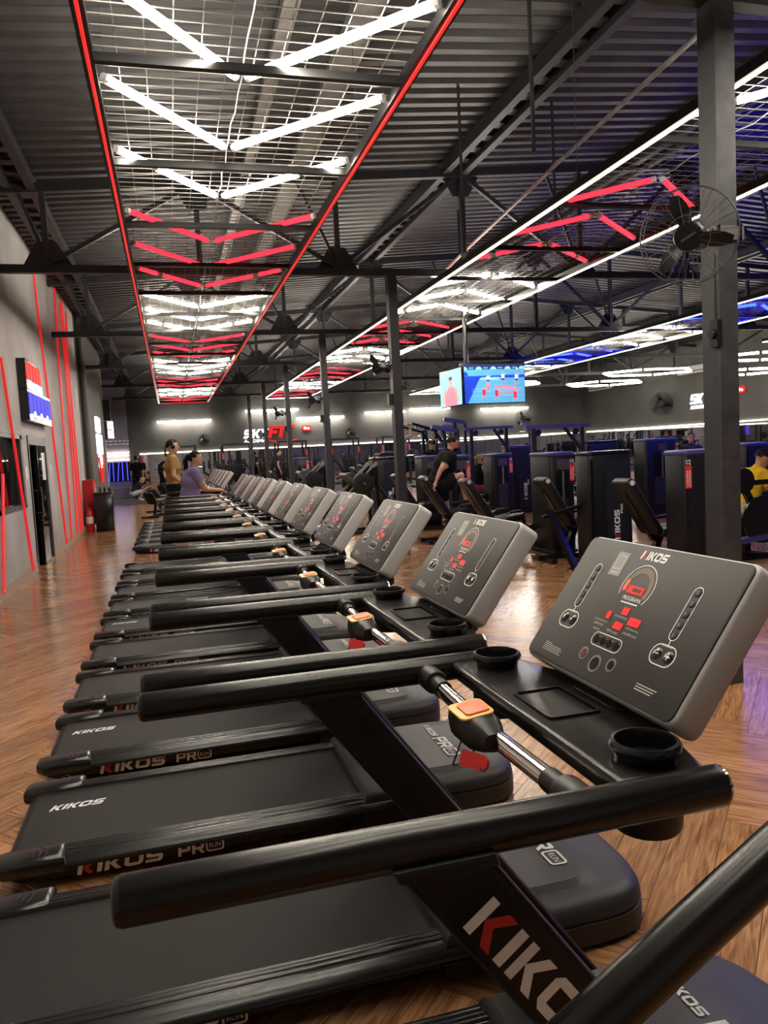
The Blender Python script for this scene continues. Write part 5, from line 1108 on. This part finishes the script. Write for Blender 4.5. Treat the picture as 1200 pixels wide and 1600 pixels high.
        if hairstyle == 'pony':
            q.ball((r(-.115), 0, r(.04)), (r(.04), r(.035), r(.04)), X=HX); q.tube([(r(-.12), 0, r(.04)), (r(-.16), 0, r(-.03)), (r(-.15), 0, r(-.15)), (r(-.13), 0, r(-.22))], [r(.03), r(.04), r(.035), r(.01)], 8, X=HX)
        if hairstyle == 'long': q.tube([(r(-.06), 0, r(.05)), (r(-.09), 0, r(-.08)), (r(-.085), 0, r(-.2)), (r(-.08), 0, r(-.27))], [r(.07), r(.065), r(.05), r(.015)], 10, X=HX)
        q.build('hair', hair, root, angle=60)
    if 'beard' in extras: q = MB(); q.ball((r(.045), 0, r(-.075)), (r(.058), r(.056), r(.048)), X=HX); q.build('beard', 'hair', root, angle=60)
    if 'headphones' in extras:
        q = MB(); q.torus(r(.115), r(.009), HX @ T(0, 0, r(.01)) @ RX(PI/2) @ RY(PI/2), 16, 6, a0=0, a1=PI)
        for e in (-1, 1): q.ball((0, e*r(.092), r(.005)), (r(.035), r(.018), r(.042)), X=HX)
        q.build('headphones', 'gloss', root, angle=60)
    if 'glasses' in extras: q = MB(); q.cbox((r(.10), 0, r(.026)), (r(.012), r(.11), r(.03)), X=HX); q.cbox((r(.05), r(.082), r(.03)), (r(.1), r(.006), r(.012)), X=HX); q.cbox((r(.05), r(-.082), r(.03)), (r(.1), r(.006), r(.012)), X=HX); q.build('sunglasses', 'redp', root)
    if 'cap' in extras: q = MB(); q.lathe([(r(.108), 0), (r(.105), r(.05)), (r(.075), r(.09)), (0, r(.105))], HX @ T(0, 0, r(.05)), 16); q.prism(circ(r(.08), 14, 0, 0), r(.008), HX @ T(r(.11), 0, r(.05))); q.build('cap', 'gloss', root)
    return root
DK = .115
person('woman in lavender shirt leaning on the handrails in the gap of the treadmill row', (.25, 12.28, 0), .05, dict(pelvis=(-.02, 0, .93), chest=(.04, 0, 1.22), neck=(.08, 0, 1.42), head=(.12, 0, 1.565), shL=(.08, .165, 1.36), shR=(.08, -.165, 1.36), elL=(.22, .23, 1.09), elR=(.22, -.23, 1.09), haL=(.42, .16, 1.065), haR=(.42, -.16, 1.065), knL=(.22, .1, .52), anL=(.30, .1, .085), toL=(.45, .11, .035), knR=(-.08, -.1, .5), anR=(-.28, -.1, .12), toR=(-.15, -.11, .03)), 1.0,
       shirt=('shirt', 'c_lavender', .55), legs=('leggings', 'c_shorts', 1.3), hairstyle='pony', female=True, fat=1.36)
person('man in mustard shirt with headphones walking on a treadmill behind the woman', (.02, 13.95, DK), .1, dict(elR=(-.02, -.26, 1.14), haR=(.16, -.22, .95), elL=(.0, .26, 1.14), haL=(.2, .2, .98), knL=(.12, .1, .52), anL=(.08, .1, .10), toL=(.24, .11, .06), anR=(-.22, -.1, .14), toR=(-.09, -.11, .035)), 1.04, shirt=('shirt', 'c_mustard', .62), extras=('headphones',), fat=1.12)
person('man in navy shirt standing far back near the mirror', (4.24, 31.4, 0), -.2, dict(elL=(.0, .22, 1.13)), 1.03, shirt=('shirt', 'c_navy', .5), fat=1.05)
person('bald man in dark shirt squatting by the far left corner', (-1.40, 32.4, .006), .15, dict(pelvis=(-.18, 0, .30), chest=(.02, 0, .55), neck=(.12, 0, .70), head=(.22, 0, .80), shL=(.08, .18, .66), shR=(.08, -.18, .66), elL=(.26, .16, .45), elR=(.26, -.16, .45), haL=(.42, .06, .52), haR=(.42, -.06, .52), hiL=(-.14, .1, .29), hiR=(-.14, -.1, .29), knL=(.26, .14, .42), knR=(.26, -.14, .42), anL=(.06, .12, .085), anR=(.06, -.12, .085), toL=(.21, .14, .035), toR=(.21, -.14, .035)), 1.05, shirt=('shirt', 'c_navy', .5), legs=('shorts', 'c_whitecloth', .85), shoe='c_whiteshoe', hairstyle=None, head_dir=(.8, 0, -.5))
person('man in black with a cap standing behind the squatting man', (-1.42, 34.2, .006), 1.4, None, 1.04, shirt=('shirt', 'c_teeblack', .9), legs=('trousers', 'c_shorts', 1.9), extras=('cap',), fat=1.1)
person('woman in dark tank top seated beyond the walking man', (-.35, 31.0, .006), .1, dict(pelvis=(0, 0, .62), chest=(.04, 0, .93), neck=(.06, 0, 1.12), head=(.09, 0, 1.27), shL=(.05, .16, 1.06), shR=(.05, -.16, 1.06), elL=(.06, .22, .82), elR=(.06, -.22, .82), haL=(.26, .14, .84), haR=(.26, -.14, .84), hiL=(.02, .09, .6), hiR=(.02, -.09, .6), knL=(.44, .1, .60), knR=(.44, -.1, .60), anL=(.42, .1, .10), anR=(.42, -.1, .10), toL=(.57, .11, .04), toR=(.57, -.11, .04)), 1.12, shirt=('tank_top', 'c_teeblack', .05), legs=('leggings', 'c_shorts', 1.9), hairstyle='pony', female=True)
bench('low bench under the seated woman in the dark tank top', -.35, 31.0, 1.57); 
person('bearded man in black tee and dark glasses lifting one knee over a machine', (4.24, 11.95, 0), .05, dict(pelvis=(-.04, 0, .93), chest=(.10, .0, 1.20), neck=(.18, 0, 1.40), head=(.25, 0, 1.53), shL=(.15, .2, 1.33), shR=(.12, -.2, 1.33), elR=(-.10, -.27, 1.12), haR=(-.18, -.28, .96), elL=(.05, .28, 1.1), haL=(.02, .27, .95), hiR=(.0, -.1, .90), knR=(.27, -.22, 1.03), anR=(.34, -.22, .60), toR=(.48, -.23, .55), knL=(.14, .12, .52), anL=(.22, .14, .085), toL=(.36, .15, .035)), 1.04, skin='skin', hairstyle='short', extras=('beard', 'glasses'), head_dir=(.95, -.15, -.3), fat=1.5, legs=('shorts', 'c_shorts', .72))
person('blonde woman in pink leggings with headphones seated among the machines', (6.75, 16.35, 0), .35, dict(pelvis=(0, 0, .60), chest=(.03, 0, .90), neck=(.05, 0, 1.09), head=(.09, 0, 1.22), shL=(.04, .155, 1.03), shR=(.04, -.155, 1.03), elL=(.10, .2, .80), elR=(.10, -.2, .80), haL=(.28, .14, .70), haR=(.28, -.14, .70), hiL=(.02, .09, .58), hiR=(.02, -.09, .58), knL=(.40, .12, .60), knR=(.40, -.12, .60), anL=(.40, .12, .10), anR=(.40, -.12, .10), toL=(.55, .13, .04), toR=(.55, -.13, .04)), 1.0, skin='skin', shirt=('sports_top', 'c_teeblack', .0), legs=('leggings', 'c_pink', 1.2), shoe='c_whiteshoe', hair='hair_blond', hairstyle='pony', extras=('headphones',), female=True, head_dir=(.9, -.2, -.35))
g = MB(); pad(g, .4, .4, .08, T(6.75, 16.35, .44)); o = thing('machine_seat', 'low padded seat under the blonde woman', 'stool', (6.75, 16.35, 0)); g.v = [(a-6.75, b-16.35, c - .005) for a, b, c in g.v]; g.build('seat', 'pad', o); g = MB(); g.box(-.04, .04, -.04, .04, 0, .435); g.box(-.2, .2, -.2, .2, 0, .03); g.build('post', 'gloss', o)
r_ = person('man with cap in black tank top, orange towel on his shoulder', (5.96, 17.3, 0), -1.2, None, 1.0, shirt=('tank_top', 'c_teeblack', .1), extras=('cap',), fat=1.1, head_dir=(.9, 0, -.3))
g = MB(); g.prism(rrect(.12, .34, .04), .03, T(.1, .15, 1.22) @ RY(PI/2 - .1), .01); g.build('towel', 'c_orangecloth', r_); g = MB(); put_text(g, 'NO', -.05, .045, .1, .06, frame((.142, -.02, 1.26), (0, 1, 0), (0, 0, 1))); put_text(g, 'PAIN', -.1, -.04, .2, .07, frame((.142, -.02, 1.26), (0, 1, 0), (0, 0, 1))); g.build('shirt_print', 'white', r_)
person('man in grey tee doing pull-ups beside the second column', (5.62, 18.6, .36), .3, dict(shL=(0, .2, 1.45), shR=(0, -.2, 1.45), elL=(.12, .28, 1.52), elR=(.12, -.28, 1.52), haL=(.10, .26, 1.72), haR=(.10, -.26, 1.72), knL=(.06, .1, .52), knR=(.06, -.1, .52), anL=(-.34, .08, .45), anR=(-.34, -.08, .45), toL=(-.42, .09, .32), toR=(-.42, -.09, .32)), 1.0, shirt=('shirt', 'c_greytee', .6), fat=1.1)
t = thing('pullup_tower', 'dark pull-up tower held by the man in grey', 'weight machine', (5.62, 18.6, 0))
g = MB(); g.tube([(.13, -.6, 2.155), (.13, .6, 2.155)], .02, 10); g.build('pull_bar', 'gloss', t)
for e in (-1, 1):
    g = MB(); g.bar((.13, e*.6, 2.15), (.75, e*.5, 1.95), .06, .06); g.bar((.75, e*.5, 0), (.75, e*.5, 2.0), .07, .07); g.build('post', 'gloss', t)
    g = MB(); g.bar((.75, e*.5, 1.9), (1.05, e*.5, 1.5), .06, .06); g.build('brace', 'gloss', t)
g = MB(); g.box(-.3, .8, -.6, -.52, 0, .06); g.box(-.3, .8, .52, .6, 0, .06); g.box(.7, .8, -.6, .6, 0, .06); g.build('floor_frame', 'gloss', t)
person('man in yellow tee seated at the right edge behind the column', (6.86, 8.02, 0), -.25, dict(pelvis=(0, 0, .60), chest=(.10, 0, .90), neck=(.16, 0, 1.08), head=(.23, 0, 1.20), shL=(.13, .19, 1.02), shR=(.13, -.19, 1.02), elL=(.22, .25, .78), elR=(.22, -.25, .78), haL=(.44, .16, .82), haR=(.44, -.16, .82), hiL=(.02, .1, .58), hiR=(.02, -.1, .58), knL=(.44, .14, .58), knR=(.44, -.14, .58), anL=(.42, .13, .10), anR=(.42, -.13, .10), toL=(.56, .14, .04), toR=(.56, -.14, .04)), 1.0, skin='skin_tan', shirt=('shirt', 'c_yellowtee', .6), legs=('shorts', 'c_whitecloth', .7), head_dir=(.85, 0, -.45), fat=1.1)
person('woman looking over the top of the broad machine beside the near column', (10.1, 13.3, 0), -2.2, None, .905, shirt=('shirt', 'c_navy', .5), hairstyle='short', female=True)
person('woman in pink top behind the broad dark machine', (9.75, 15.9, 0), 1.2, None, .88, shirt=('shirt', 'c_pink', .4), legs=('leggings', 'c_shorts', 1.9), hairstyle='pony', female=True)
